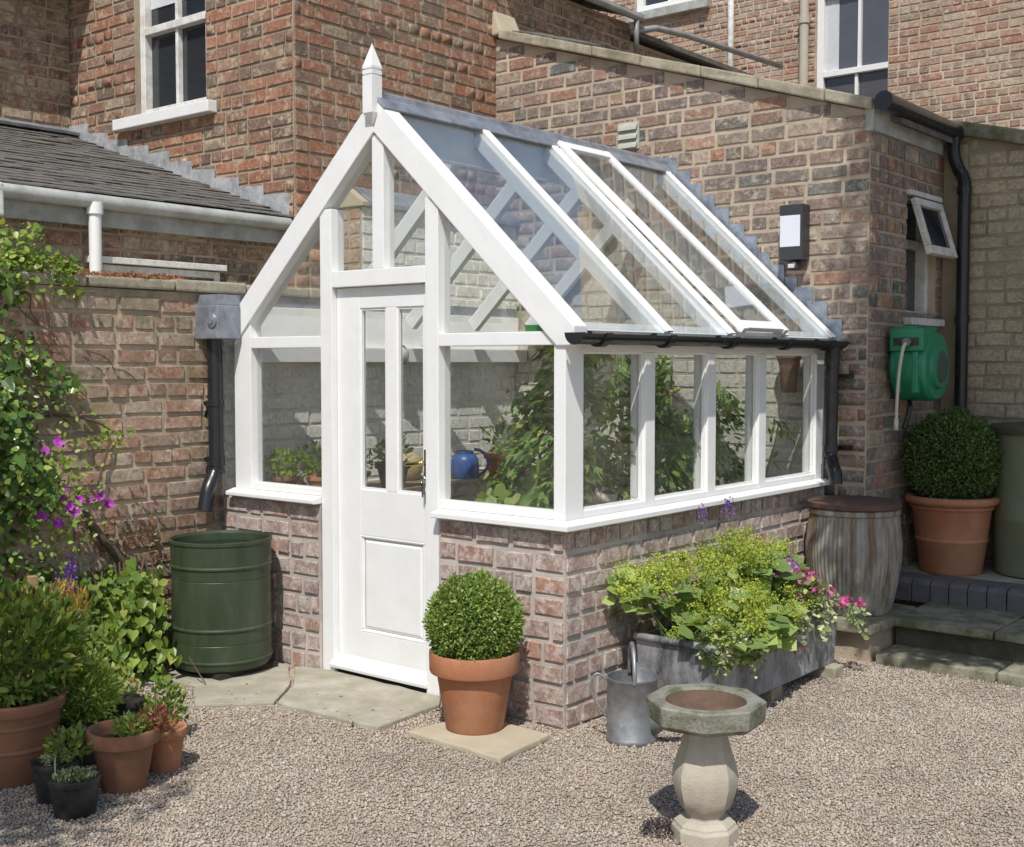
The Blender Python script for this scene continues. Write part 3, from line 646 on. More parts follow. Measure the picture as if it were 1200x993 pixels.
# --- brick base
g = G(); g.box(-.10, .695, 0, .11, 0, .874); bw = g.mk('base_wall', M_mort_b, gh)
g = G(); g.prism([(1.515, 0, 0), (W, 0, 0), (W, L - .03, 0), (W - .11, L - .03, 0), (W - .11, .11, 0), (1.515, .11, 0)], (0, 0, .874)); bw2 = g.mk('base_wall', M_mort_b, gh)
B = Bricks(70)
B.face((0, 0, 0), (1, 0, 0), (0, -1, 0), const(-.10, .69), 0, .872, .0965, M_base, wear=.006, joint=.020, proud=.0, bl=.225, hl=.112, jit=.007, hdr_rows=3)
B.emit(bw, 100)
B = Bricks(71)
B.face((0, 0, 0), (1, 0, 0), (0, -1, 0), const(1.52, W + .008), 0, .872, .0965, M_base, wear=.006, joint=.020, proud=.0, bl=.225, hl=.112, jit=.007, hdr_rows=3)
B.face((W, 0, 0), (0, 1, 0), (1, 0, 0), const(0.002, L - .03), 0, .872, .0965, M_base, wear=.006, joint=.020, proud=.0, bl=.235, hl=.112, jit=.007, hdr_rows=3, row0=1)
B.emit(bw2, 290)
def wd(name, x0, x1, y0, y1, z0, z1, parent=gh, mat=M_paint, bevel=.004):
    g = G(); g.box(x0, x1, y0, y1, z0, z1); return g.mk(name, mat, parent, bevel=bevel)
def sillpoly(name, A, dirs, a0, a1):
    # A: profile points (offset outward, z) extruded from a0 to a1
    g = G()
    if dirs == 'x': g.prism([(a0, -d, z) for d, z in A], (a1 - a0, 0, 0))
    else: g.prism([(W + d, a0, z) for d, z in A], (0, a1 - a0, 0))
    return g.mk(name, M_paint, gh, bevel=.004)
SP = [(-.09, .876), (.05, .876), (.055, .880), (.055, .899), (.0, .914), (-.09, .914)]
sillpoly('sill', SP, 'x', -.015, .697)
for (A, Bq) in (([(1.513, -d, z) for d, z in SP], [(W + d, -d, z) for d, z in SP]), ([(W + d, -d, z) for d, z in SP], [(W + d, L - .035, z) for d, z in SP])):
    g = G(); n_ = len(SP); g.add(A + Bq, [tuple(range(n_)), tuple(range(2*n_ - 1, n_ - 1, -1))] + [(i, (i + 1) % n_, (i + 1) % n_ + n_, i + n_) for i in range(n_)]); g.mk('sill', M_paint, gh)
F0, F1 = .004, .080
# --- front posts and rails
wd('post', 0.0, .14, F0, F1, .914, 1.905); wd('post', 2.19, W, F0, .138, .914, 1.69)
wd('post', .70, .785, F0 - .002, F1 + .01, .012, 2.37); wd('post', 1.43, 1.513, F0 - .002, F1 + .01, .012, 2.37)
wd('mullion', 1.077, 1.155, F0, F1, 2.055, 2.70)
wd('bottom_rail', .141, .699, F0 + .001, F1, .915, .952); wd('bottom_rail', 1.514, 2.189, F0 + .001, F1, .915, .952)
wd('rail', .141, .699, F0 + .001, F1, 1.675, 1.735); wd('rail', 1.514, 2.2, F0 + .001, F1, 1.675, 1.735)
wd('door_head', .7855, 1.4295, F0 - .001, F1, 1.975, 2.056)
SLP = .937
def rafter_poly(sgn):
    xe = 2.305 if sgn > 0 else .015
    P = [(1.10, 2.885), (xe, 2.885 - abs(xe - 1.10)*SLP)]
    if sgn > 0: P += [(xe, 1.672), (1.10 + (2.712 - 1.672)/SLP, 1.672)]
    else: P += [(xe, 2.712 - abs(xe - 1.10)*SLP)]
    P += [(1.10, 2.712)]
    return P
for s_ in (1, -1):
    g = G(); g.prism([(x + s_*.0006, F0 - .012, z) for x, z in rafter_poly(s_)], (0, .10, 0)); g.mk('gable_rafter', M_paint, gh, bevel=.005)
# --- front panes
YP = .045
def pane(poly, parent=gh, mat=M_glass, d=(0, .004, 0), name='pane'):
    g = G(); g.prism(poly, d); return g.mk(name, mat, parent)
fp = lambda pts: [(x, YP, z) for x, z in pts]
zi = lambda x: 2.725 - abs(x - 1.10)*SLP
pane(fp([(.13, .945), (.71, .945), (.71, 1.68), (.13, 1.68)])); pane(fp([(1.505, .945), (2.2, .945), (2.2, 1.68), (1.505, 1.68)]))
pane(fp([(.13, 1.73), (.71, 1.73), (.71, zi(.71)), (.13, zi(.13))])); pane(fp([(1.505, 1.73), (2.15, 1.73), (1.505, zi(1.505))]))
pane(fp([(.78, 2.05), (1.085, 2.05), (1.085, zi(1.085)), (.78, zi(.78))])); pane(fp([(1.15, 2.05), (1.435, 2.05), (1.435, zi(1.435)), (1.15, zi(1.15))]))
# --- door
D0, D1 = .036, .078; dx0, dx1, dz0, dz1 = .787, 1.428, .045, 1.972
dg = G()
for q in ((dx0, .952, dz0, dz1), (1.388, dx1, dz0, dz1)): dg.box(q[0], q[1], D0, D1, q[2], q[3])
for q in ((.952, 1.388, 1.868, dz1), (.952, 1.388, .735, .965), (.952, 1.388, dz0, .245), (1.134, 1.208, .965, 1.868)): dg.box(q[0], q[1], D0 + .001, D1, q[2], q[3])
door = dg.mk('door', M_paint, gh, bevel=.003); door['label'] = 'white half glazed door with two tall panes'
for (a, b_) in ((.952, 1.134), (1.208, 1.388)):
    pane([(a - .004, D0 + .022, .96), (b_ + .004, D0 + .022, .96), (b_ + .004, D0 + .022, 1.872), (a - .004, D0 + .022, 1.872)], door)
    g = G()
    for q in ((a, a + .010, .965, 1.868), (b_ - .010, b_, .965, 1.868)): g.box(q[0], q[1], D0 + .006, D0 + .021, q[2], q[3])
    for q in ((a + .010, b_ - .010, .965, .977), (a + .010, b_ - .010, 1.857, 1.868)): g.box(q[0], q[1], D0 + .007, D0 + .021, q[2], q[3])
    g.mk('glazing_bead', M_paint, door)
g = G(); g.box(.951, 1.389, D0 + .018, D1 - .012, .244, .736); g.mk('panel', M_paint, door)
g = G(); g.add([(.985, D0 + .006, .28), (1.355, D0 + .006, .28), (1.355, D0 + .006, .70), (.985, D0 + .006, .70), (.962, D0 + .0175, .256), (1.378, D0 + .0175, .256), (1.378, D0 + .0175, .724), (.962, D0 + .0175, .724)], [(0, 1, 2, 3), (0, 4, 5, 1), (1, 5, 6, 2), (2, 6, 7, 3), (3, 7, 4, 0)]); g.mk('raised_field', M_paint, door)
g = G(); MO = [(0, 0), (.011, 0), (.013, .006), (.010, .013), (0, .016)]
for (a, b_, z, up) in ((.952, 1.388, .735, -1), (.952, 1.388, .245, 1)):
    g.prism([(a, D0 + .012 - d*.9, z + up*h) for d, h in MO], (b_ - a, 0, 0))
for (x, s_) in ((.952, 1), (1.388, -1)):
    g.prism([(x + s_*h, D0 + .012 - d*.9, .262) for d, h in MO], (0, 0, .456))
g.mk('panel_moulding', M_paint, door, smooth=False)
g = G(); g.prism([(.765, F0 + .03, .045), (.765, F0 - .015, .045), (.765, F0 - .018, .062), (.765, F0 + .03, .115)], (.675, 0, 0)); g.mk('weather_board', M_paint, door, bevel=.003)
M_brass = plain('brass', (.62, .44, .16), .22, .1, 10, metal=1.)
g = G(); g.box(1.394, 1.424, D0 - .008, D0, 1.035, 1.185); hd_ = g.mk('handle', M_brass, door, bevel=.003)
g = G(); g.tube([(1.41, D0 - .006, 1.122), (1.41, D0 - .05, 1.122)], .011, 12); g.tube(bez([(1.412, D0 - .048, 1.122), (1.37, D0 - .052, 1.118), (1.31, D0 - .048, 1.112)], 5), [.011]*6 + [.010]*4 + [.007], 12); g.mk('lever', M_brass, hd_, smooth=True)
M_steel = plain('steel_keys', (.5, .5, .5), .3, .1, 10, metal=1.)
g = G(); g.tube([(1.411, D0 - .004, 1.062), (1.411, D0 - .03, 1.058)], .005, 8); g.tube([(1.411 + .014*math.cos(t), D0 - .03, 1.04 + .018*math.sin(t)) for t in [k*math.pi/5 for k in range(11)]], .0022, 6); g.box(1.404, 1.412, D0 - .034, D0 - .031, .96, 1.03); g.box(1.411, 1.42, D0 - .030, D0 - .027, .97, 1.025); g.mk('keys', M_steel, hd_)
wd('threshold', .7855, 1.4295, F0 + .02, .11, .0, .030, mat=plain('threshold_gap_shade', (.03, .028, .025), .8))  # near-black colour stands for the shaded gap below the door
# --- side posts, rails, panes
side = [(.637, .72), (1.215, 1.297), (1.76, 1.842)]
for (a, b_) in side: wd('post', W - .088, W - .002, a, b_, .914, 1.648)
wd('post', W - .088, W - .002, 2.465, L - .03, .914, 1.648)
wd('bottom_rail', W - .085, W - .003, .139, 2.4645, .9145, .946); wd('eaves_beam', W - .09, W - .001, .1385, L - .028, 1.6485, 1.745)
ys = [.139, .637, .72, 1.215, 1.297, 1.76, 1.842, 2.465]
for k in range(0, 8, 2): pane([(W - .036, ys[k] - .006, .94), (W - .036, ys[k + 1] + .006, .94), (W - .036, ys[k + 1] + .006, 1.655), (W - .036, ys[k] - .006, 1.655)], d=(-.004, 0, 0))
for k in range(0, 8, 2):   # glazing beads inside each light
    g = G()
    for (a, b_, c0, c1) in ((ys[k], ys[k] + .012, .946, 1.648), (ys[k + 1] - .012, ys[k + 1], .946, 1.648)): g.box(W - .034, W - .018, a, b_, c0, c1)
    for (c0, c1) in ((.946, .958), (1.637, 1.648)): g.box(W - .034, W - .0185, ys[k] + .012, ys[k + 1] - .012, c0, c1)
    g.mk('glazing_bead', M_paint, gh)
# --- roof
dR = Vector((1, 0, -SLP)).normalized(); nR = Vector((SLP, 0, 1)).normalized()
dL = Vector((-1, 0, -SLP)).normalized(); nL = Vector((-SLP, 0, 1)).normalized()
RY = [.738, 1.335, 1.930, 2.535]
LENR = (2.312 - 1.10)*math.sqrt(1 + SLP**2); LENL = (1.10 - .02)*math.sqrt(1 + SLP**2)
AP = Vector((1.10, 0, 2.885))
def rpt(side_, t, y, n): d, nn = (dR, nR) if side_ > 0 else (dL, nL); p_ = AP + d*t + nn*n; return Vector((p_.x, y, p_.z))
for y in RY:
    for s_, ln in ((1, LENR), (-1, LENL)):
        nn = nR if s_ > 0 else nL
        g = G(); g.beam(rpt(s_, .03, y, -.048), rpt(s_, ln, y, -.048), .046, .088, nn); g.mk('rafter', M_paint, gh, bevel=.003)
        if s_ > 0:
            g = G(); g.beam(rpt(s_, .05, y, .003), rpt(s_, ln + .01, y, .003), .054, .013, nn); g.mk('rafter_cap', M_paint, gh, bevel=.003)
edges = [.085] + RY
for k in range(4):
    a, b_ = edges[k] + (.02 if k else 0), edges[k + 1] - .02
    for s_, ln in ((1, LENR), (-1, LENL)):
        if s_ > 0 and k == 2: continue
        pane([rpt(s_, .06, a, -.012), rpt(s_, ln - .004, a, -.012), rpt(s_, ln - .004, b_, -.012), rpt(s_, .06, b_, -.012)], mat=M_roofglass if s_ > 0 else M_glass, d=(nR if s_ > 0 else nL)*.004, name='roof_pane')
g = G(); g.beam(rpt(1, LENR - .03, .088, -.032), rpt(1, LENR - .03, 2.57, -.032), .055, .03, nR); g.mk('eaves_rail', M_paint, gh, bevel=.003)
wd('ridge_board', 1.082, 1.118, .09, L - .03, 2.63, 2.868)
g = G(); g.prism([(1.10 + x, -.012, 2.885 + z) for x, z in ((-.085, -.067), (-.03, -.008), (-.022, .018), (0, .03), (.022, .018), (.03, -.008), (.085, -.067), (.08, -.075), (0, -.004), (-.08, -.075))], (0, L - .004, 0)); g.mk('ridge_lead', M_lead, gh, bevel=.003)
# --- opening roof light
va, vb = 1.385, 1.885
def vt_(t): return .014 + .022*t/LENR
rv = G(); rv.beam(rpt(1, .07, va + .022, vt_(0)), rpt(1, LENR + .02, va + .022, vt_(LENR)), .044, .034, nR); rvo = rv.mk('roof_vent', M_paint, gh, bevel=.003); rvo['label'] = 'hinged roof light propped slightly open'
g = G(); g.beam(rpt(1, .07, vb - .022, vt_(0)), rpt(1, LENR + .02, vb - .022, vt_(LENR)), .044, .034, nR); g.mk('vent_stile', M_paint, rvo, bevel=.003)
for t, nm in ((.10, 'vent_top_rail'), (LENR - .02, 'vent_bottom_rail')):
    g = G(); g.beam(rpt(1, t, va + .0445, vt_(t)), rpt(1, t, vb - .0445, vt_(t)), .06, .028, nR); g.mk(nm, M_paint, rvo, bevel=.003)
pane([rpt(1, .13, va + .043, vt_(.13)), rpt(1, LENR - .05, va + .043, vt_(LENR)), rpt(1, LENR - .05, vb - .043, vt_(LENR)), rpt(1, .13, vb - .043, vt_(.13))], rvo, M_roofglass, nR*.004)
g = G(); g.tube([(1.95, 1.66, 1.95), (2.22, 1.66, 1.83)], .008, 8); g.box(1.9, 1.98, 1.63, 1.69, 1.90, 1.96); g.mk('vent_stay', M_steel, rvo)
# --- wall plate and valley board against the garden wall
wd('wall_plate', -.112, .0, .09, L - .03, 1.60, 1.686); wd('valley_board', -.112, -.08, .09, L - .03, 1.688, 1.915)
wd('valley_lead', -.118, -.104, .086, L - .03, 1.917, 1.978, mat=M_lead, bevel=.002)
wd('tie_bar', .12, 2.17, 1.345, 1.385, 1.70, 1.76)
# --- gutter and downpipes
GX, GZ, GR = W + .095, 1.722, .048
prof = [(GX + GR*math.cos(t), GZ + GR*math.sin(t)*.95) for t in [math.pi + k*math.pi/10 for k in range(11)]] + [(GX + (GR - .006)*math.cos(t), GZ + (GR - .006)*math.sin(t)*.95) for t in [2*math.pi - k*math.pi/10 for k in range(11)]]
g = G(); g.prism([(x, -.055, z - .0) for x, z in prof], (0, 2.64, 0)); gut = g.mk('gutter', M_black, gh)
g = G(); g.prism([(GX + (GR + .004)*math.cos(t), -.062, GZ + .004 + (GR + .004)*math.sin(t)) for t in [math.pi + k*math.pi/10 for k in range(11)]], (0, .012, 0)); g.mk('gutter_end', M_black, gut)
for y in (.10, .62, 1.22, 1.83, 2.35):
    g = G(); pr = [(GX + (GR + .010)*math.cos(t), GZ + .004 + (GR + .012)*math.sin(t)) for t in [math.pi + k*math.pi/10 for k in range(11)]] + [(GX + (GR + .001)*math.cos(t), GZ + .004 + (GR + .001)*math.sin(t)) for t in [2*math.pi - k*math.pi/10 for k in range(11)]]
    g.prism([(x, y, z) for x, z in pr], (0, .045, 0)); g.box(W, GX - GR - .004, y, y + .04, 1.69, 1.735); g.mk('gutter_bracket', M_black, gut)
g = G(); g.tube(bez([(GX, 2.47, 1.70), (GX - .005, 2.475, 1.60), (GX - .01, 2.48, 1.3), (GX - .01, 2.48, 1.08), (GX + .01, 2.455, 1.02), (GX + .05, 2.41, .965), (GX + .06, 2.40, .90)], 5), .038, 16)
for z in (1.62, 1.12, 1.05): g.tube([(GX - .009, 2.478, z), (GX - .009, 2.478, z - .04)], .045, 16)
dpr = g.mk('downpipe', M_black, gh, smooth=True, auto=1.)
for z in (1.52, 1.10): g = G(); g.box(GX - .02, GX + .075, 2.53, 2.60, z - .012, z + .012); g.box(GX - .01, GX + .005, 2.50, 2.55, z - .012, z + .012); g.mk('pipe_bracket', M_black, dpr)
g = G(); g.box(-.122, .078, -.165, -.012, 1.725, 1.905); g.box(-.119, .012, -.012, .0, 1.725, 1.905); hop = g.mk('rainwater_hopper', M_lead, gh, bevel=.006)
g = G(); g.box(-.012, .0, -.172, -.165, 1.727, 1.903); g.mk('seam', M_lead, hop, bevel=.002)
g = G(); g.box(-.117, .07, -.15, -.008, 1.906, 1.962); g.mk('upstand', M_lead, hop, bevel=.003)
g = G(); g.tube([(.038, -.163, 1.822), (.038, -.172, 1.822), (.038, -.178, 1.822), (.038, -.172, 1.822)], [.037, .037, .033, .024], 24, cap=False); g.tube([(.038, -.163, 1.822), (.038, -.180, 1.822)], .017, 16); g.mk('overflow', M_lead, hop, smooth=True, auto=.8)
PX, PY = -.052, -.085
g = G(); g.tube(bez([(PX, PY, 1.73), (PX, PY, 1.4), (PX, PY, 1.06), (PX + .005, PY - .02, .985), (PX + .02, PY - .07, .91), (PX + .03, PY - .10, .80)], 5), .041, 16)
for z in (1.06, 1.02): g.tube([(PX, PY, z), (PX, PY, z - .022)], .048, 16)
dpl = g.mk('downpipe', M_black, gh, smooth=True, auto=1.)
for z in (1.395, 1.09):
    g = G(); g.tube([(PX, PY, z), (PX, PY, z - .03)], .047, 16); g.box(-.118, PX, PY - .03, PY - .016, z - .022, z - .006); g.beam((-.116, PY - .02, z - .09), (PX - .02, PY - .02, z - .02), .012, .012); g.mk('pipe_bracket', M_black, dpl)
# --- finial
g = G(); q = .033; fx, fy = 1.10, -.012
g.box(fx - q, fx + q, fy - q, fy + q, 2.80, 2.978); g.box(fx - q + .006, fx + q - .006, fy - q + .006, fy + q - .006, 2.978, 2.984); g.box(fx - q, fx + q, fy - q, fy + q, 2.984, 3.004); g.box(fx - q + .006, fx + q - .006, fy - q + .006, fy + q - .006, 3.004, 3.010)
g.add([(fx - q, fy - q, 3.010), (fx + q, fy - q, 3.010), (fx + q, fy + q, 3.010), (fx - q, fy + q, 3.010), (fx - q, fy - q, 3.022), (fx + q, fy - q, 3.022), (fx + q, fy + q, 3.022), (fx - q, fy + q, 3.022), (fx, fy, 3.135)], [(3, 2, 1, 0), (0, 1, 5, 4), (1, 2, 6, 5), (2, 3, 7, 6), (3, 0, 4, 7), (4, 5, 8), (5, 6, 8), (6, 7, 8), (7, 4, 8)])
g.add([(fx - q, fy - q, 2.80), (fx + q, fy - q, 2.80), (fx + q, fy + q, 2.80), (fx - q, fy + q, 2.80), (fx, fy, 2.745)], [(1, 0, 4), (2, 1, 4), (3, 2, 4), (0, 3, 4)]); g.mk('finial', M_paint, gh)
# bulkhead lamp on the wall plate
M_lampglass = plain('lamp_glass', (.55, .53, .45), .15, .1, 20, spec=.8)
bl_ = thing('bulkhead_lamp', 'round bulkhead lamp on the white plate inside the greenhouse', 'lamp', (.0, 1.2, 1.66))
g = G(); g.tube([(.0, 1.28, 1.645), (.02, 1.28, 1.645)], .065, 24); g.mk('lamp_base', M_blackpl, bl_, smooth=True, auto=.8)
g = G(); g.tube([(.02, 1.28, 1.645), (.045, 1.28, 1.645), (.06, 1.28, 1.645)], [.055, .045, .02], 24); g.mk('lamp_glass', M_lampglass, bl_, smooth=True)

# ================================================================== PAVING, STEPS
pav = tag(bpy.data.objects.new('paving', None), 'stone flags laid in front of the greenhouse door', kind='structure'); COL.objects.link(pav); WLOC[pav.name] = Vector((0, 0, 0))
def flag(name, pts, z0, z1, mat, parent, bevel=.008, seed=1):
    r = random.Random(seed); P = []
    n = len(pts)
    for i in range(n):
        a = Vector((*pts[i], 0)); b_ = Vector((*pts[(i + 1) % n], 0)); k = max(2, int((b_ - a).length/.09))
        for j in range(k): q = a.lerp(b_, j/k); P.append((q.x + r.uniform(-.006, .006), q.y + r.uniform(-.006, .006), z0))
    g = G(); g.prism(P, (0, 0, z1 - z0)); return g.mk(name, mat, parent, bevel=bevel)
flag('flagstone', [(.45, -.62), (.735, -.82), (.985, -.56), (.80, -.30), (.50, -.05), (.02, -.05), (.02, -.62)], -.02, .022, M_flag, pav, seed=1)
flag('flagstone', [(1.0, -.56), (1.64, -.535), (1.62, -.11), (1.52, .0), (.70, .0), (.55, -.06), (.84, -.32)], -.02, .026, M_flag, pav, seed=2)
st = tag(flag('stone_slab', [(1.80, -.50), (2.335, -.53), (2.29, -.15), (1.84, -.15)], .001, .03, M_slab, None, seed=4), 'pale sandstone slab under the front box ball pot', 'slab')
steps = thing('garden_steps', 'worn mossy stone steps leading up at the right', 'steps', (3.4, 2.6, 0))
flag('tread', [(2.83, 1.98), (3.45, 1.98), (3.45, 2.36), (2.83, 2.36)], 0, .055, M_stone_moss, steps, seed=5)
flag('tread', [(3.46, 1.975), (4.6, 1.975), (4.6, 2.36), (3.46, 2.36)], 0, .058, M_stone_moss, steps, seed=6)
M_riser = plain('dark_rubble', (.085, .075, .055), .95, .35, 14, bumpy=1., bs=40, dirt=(.04, .05, .02), dirt_amt=.6, ds=8)  # very dark mottled stone for the riser under the tread
g = G(); g.box(2.83, 4.6, 2.265, 2.9, .0, .160); g.mk('riser', M_riser, steps)
flag('tread', [(2.82, 2.23), (3.36, 2.22), (3.36, 2.86), (2.82, 2.86)], .162, .208, M_stone_moss, steps, seed=7)
flag('tread', [(3.37, 2.225), (4.6, 2.22), (4.6, 2.86), (3.37, 2.86)], .162, .205, M_stone_moss, steps, seed=8)
# low pier beside the steps, carrying the ribbed tub
g = G(); g.box(2.30, 2.80, 1.99, 2.60, 0, .158); g.mk('pier_core', M_mort_g, steps)
B = Bricks(81); B.face((0, 1.99, 0), (1, 0, 0), (0, -1, 0), const(2.30, 2.81), 0, .158, .079, M_gw, wear=.006, joint=.012, jit=.01); B.face((2.80, 0, 0), (0, 1, 0), (1, 0, 0), const(1.99, 2.24), 0, .158, .079, M_gw, wear=.006, joint=.012, jit=.01); B.emit(steps, 60)
flag('pier_slab', [(2.30, 1.93), (2.83, 1.93), (2.84, 2.22), (2.82, 2.60), (2.30, 2.60)], .160, .212, M_stone_moss, steps, seed=9)
M_blue = plain('blue_engineering_brick', (.12, .118, .122), .65, .3, 18, bumpy=.4, dirt=(.14, .13, .12), dirt_amt=.4)
x = 2.50
r = random.Random(3)
while x < 4.6:
    l = .108; g = G(); y0 = 2.78 + r.uniform(-.003, .003)
    g.prism([(x + .003, y0, .2), (x + .003, y0, .305), (x + .003, y0 + .014, .325), (x + .003, y0 + .04, .334), (x + .003, y0 + .225, .334), (x + .003, y0 + .225, .2)], (l - .006, 0, 0)); g.mk('edging_brick', M_blue, steps, bevel=.003); x += l
flag('landing_slab', [(2.505, 3.01), (3.3, 3.01), (3.3, 3.79), (2.505, 3.79)], .2, .330, M_flag, steps, seed=10)
flag('landing_slab', [(3.305, 3.01), (4.6, 3.01), (4.6, 3.79), (3.305, 3.79)], .2, .328, M_flag, steps, seed=11)

# ================================================================== GRAVEL
gr = np.random.default_rng(7)
n = 300000
X = gr.uniform(.0, 5.2, n); Y = gr.uniform(-3.3, 2.3, n); d = np.stack([X, Y, np.zeros(n)], 1) - CAMPOS
z = d @ _fw; u = 600 + FPX*(d @ _rt)/z; v_ = 496.5 - FPX*(d @ _up)/z
keep = (z > .5) & (u > -60) & (u < 1260) & (v_ < 1080) & ~((X < W + .02) & (Y > -.02)) & ~((X > 2.28) & (X < 2.82) & (Y > 1.96)) & ~((X > 2.8) & (Y > 2.0))
def in_poly(pts):
    ins = np.zeros(n, bool); m = len(pts)
    for i in range(m):
        (x1, y1), (x2, y2) = pts[i], pts[(i + 1) % m]
        c_ = ((y1 > Y) != (y2 > Y)); ins ^= c_ & (X < (x2 - x1)*(Y - y1)/((y2 - y1) if y2 != y1 else 1e-9) + x1)
    return ins
keep &= ~in_poly([(.45, -.60), (.735, -.80), (.985, -.55), (1.62, -.52), (1.61, -.10), (1.5, .02), (.02, .02), (.02, -.60)]) & ~in_poly([(1.82, -.48), (2.32, -.51), (2.27, -.17), (1.86, -.17)])
stray = gr.random(n) < .006; keep |= stray & in_poly([(.4, -.62), (.735, -.82), (.985, -.56), (1.64, -.535), (1.62, -.11), (1.4, -.2), (.6, -.3)]); on = stray & (Y > -.85) & (Y < .0) & (X < 1.64) & (X > .3)
zoff = np.where(on, .024, 0.)[keep]
X, Y = X[keep], Y[keep]; n = len(X)
ico = np.array([(1, 0, 0), (-1, 0, 0), (0, 1, 0), (0, -1, 0), (0, 0, 1), (0, 0, -1)], float)
icf = np.array([(0, 2, 4), (2, 1, 4), (1, 3, 4), (3, 0, 4), (2, 0, 5), (1, 2, 5), (3, 1, 5), (0, 3, 5)])
rr = gr.uniform(.0032, .0070, (n, 1, 1))*np.where(gr.random((n, 1, 1)) < .05, 1.5, 1.); V = ico[None]*rr*gr.uniform(.85, 1.45, (n, 6, 1)); V[:, :, 0] *= gr.uniform(.8, 1.35, (n, 1)); V[:, :, 2] *= gr.uniform(.55, .85, (n, 1))
a = gr.uniform(0, 6.28, n); ca, sa = np.cos(a)[:, None], np.sin(a)[:, None]
V = np.stack([V[:, :, 0]*ca - V[:, :, 1]*sa, V[:, :, 0]*sa + V[:, :, 1]*ca, V[:, :, 2]], 2)
tl_ = gr.normal(0, .35, (n, 1)); V[:, :, 2] += V[:, :, 0]*tl_
V += np.stack([X, Y, rr[:, 0, 0]*.35 + gr.uniform(0, .004, n) + zoff], 1)[:, None, :]
F = (icf[None] + (np.arange(n)*6)[:, None, None]).reshape(-1, 3)
tag(fast_mesh('gravel', V.reshape(-1, 3), F, M_gravel, None, True), 'loose beige pea gravel covering the courtyard', kind='stuff')

# ================================================================== POTS AND PLANTS: helpers
M_terra = plain('terracotta', (.40, .165, .082), .8, .12, 7, bumpy=.25, bs=90, spec=.3, dirt=(.47, .27, .18), dirt_amt=.4, ds=5)
M_terra2 = plain('weathered_terracotta', (.30, .135, .075), .85, .2, 7, bumpy=.3, bs=90, spec=.3, dirt=(.17, .105, .065), dirt_amt=.55, ds=5)
M_soil = plain('soil', (.035, .026, .018), .95, .4, 60, bumpy=1., bs=120)
M_twig = plain('twig', (.12, .085, .055), .9, .3, 30)
M_green_stem = plain('green_stem', (.13, .20, .05), .6, .2, 30)
LM = {}
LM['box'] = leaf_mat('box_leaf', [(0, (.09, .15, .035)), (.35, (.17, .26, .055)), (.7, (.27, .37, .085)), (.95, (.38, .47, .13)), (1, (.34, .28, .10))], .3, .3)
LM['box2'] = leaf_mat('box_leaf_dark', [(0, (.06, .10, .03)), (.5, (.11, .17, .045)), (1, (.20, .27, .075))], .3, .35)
LM['shrub'] = leaf_mat('shrub_leaf', [(0, (0.0845, 0.152, 0.0315)), (.5, (0.169, 0.262, 0.0501)), (.85, (0.27, 0.345, 0.0715)), (1, (0.473, 0.427, 0.1))], .35)
LM['tips'] = leaf_mat('yellow_tip', [(0, (.38, .34, .06)), (.5, (.50, .36, .08)), (1, (.42, .20, .06))], .35)
LM['feather'] = leaf_mat('feathery_leaf', [(0, (0.152, 0.234, 0.0429)), (.6, (0.254, 0.358, 0.0715)), (1, (0.372, 0.455, 0.114))], .35)
LM['ivy'] = leaf_mat('ivy_leaf', [(0, (0.0507, 0.103, 0.0257)), (.5, (0.11, 0.193, 0.0429)), (.8, (0.203, 0.303, 0.0715)), (1, (0.406, 0.455, 0.114))], .25, .3)
LM['heart'] = leaf_mat('heart_leaf', [(0, (0.118, 0.215, 0.0365)), (.5, (0.237, 0.339, 0.0608)), (.85, (0.331, 0.418, 0.085)), (1, (0.426, 0.452, 0.11))], .4, .35)
LM['tomato'] = leaf_mat('tomato_leaf', [(0, (0.0676, 0.138, 0.0286)), (.5, (0.144, 0.248, 0.0501)), (.85, (0.237, 0.358, 0.0786)), (1, (0.439, 0.469, 0.114))], .4)
LM['broad'] = leaf_mat('broad_leaf', [(0, (0.169, 0.254, 0.055)), (.6, (0.286, 0.36, 0.077)), (1, (0.429, 0.445, 0.11))], .45)
LM['mantle'] = leaf_mat('mantle_leaf', [(0, (0.144, 0.22, 0.0715)), (.5, (0.237, 0.331, 0.107)), (1, (0.372, 0.455, 0.143))], .3)
LM['froth'] = leaf_mat('lime_froth', [(0, (.27, .37, .05)), (.4, (.40, .50, .07)), (.8, (.54, .58, .10)), (1, (.46, .42, .12))], .35, .6)
LM['varieg'] = leaf_mat('variegated_leaf', [(0, (.12, .20, .06)), (.45, (.30, .36, .15)), (.75, (.58, .58, .36)), (1, (.66, .65, .45))], .3)
LM['pink'] = leaf_mat('pink_petal', [(0, (.55, .06, .26)), (.5, (.66, .14, .36)), (.85, (.72, .30, .48)), (1, (.78, .55, .66))], .35, .6, (1.2, .7, 1.))
LM['lilac'] = leaf_mat('lilac_petal', [(0, (.40, .16, .42)), (.6, (.52, .26, .52)), (1, (.62, .40, .60))], .35, .6, (1.1, .8, 1.1))
LM['magenta'] = leaf_mat('magenta_petal', [(0, (.33, .02, .36)), (.5, (.48, .035, .50)), (1, (.58, .12, .60))], .35, .5, (1.1, .6, 1.1))
LM['purple'] = leaf_mat('purple_spike', [(0, (.14, .05, .30)), (.6, (.24, .09, .42)), (1, (.36, .20, .52))], .3, .6, (1., .7, 1.1))
LM['red'] = leaf_mat('red_leaf', [(0, (.25, .07, .05)), (.6, (.35, .14, .08)), (1, (.22, .24, .06))], .3)
LM['tree'] = leaf_mat('tree_leaf', [(0, (0.052, 0.117, 0.026)), (.6, (0.104, 0.195, 0.039)), (1, (0.169, 0.273, 0.065))], .35)
LM['dry'] = leaf_mat('dry_leaf', [(0, (.22, .14, .06)), (.5, (.30, .20, .09)), (1, (.16, .09, .045))], .2, .7)

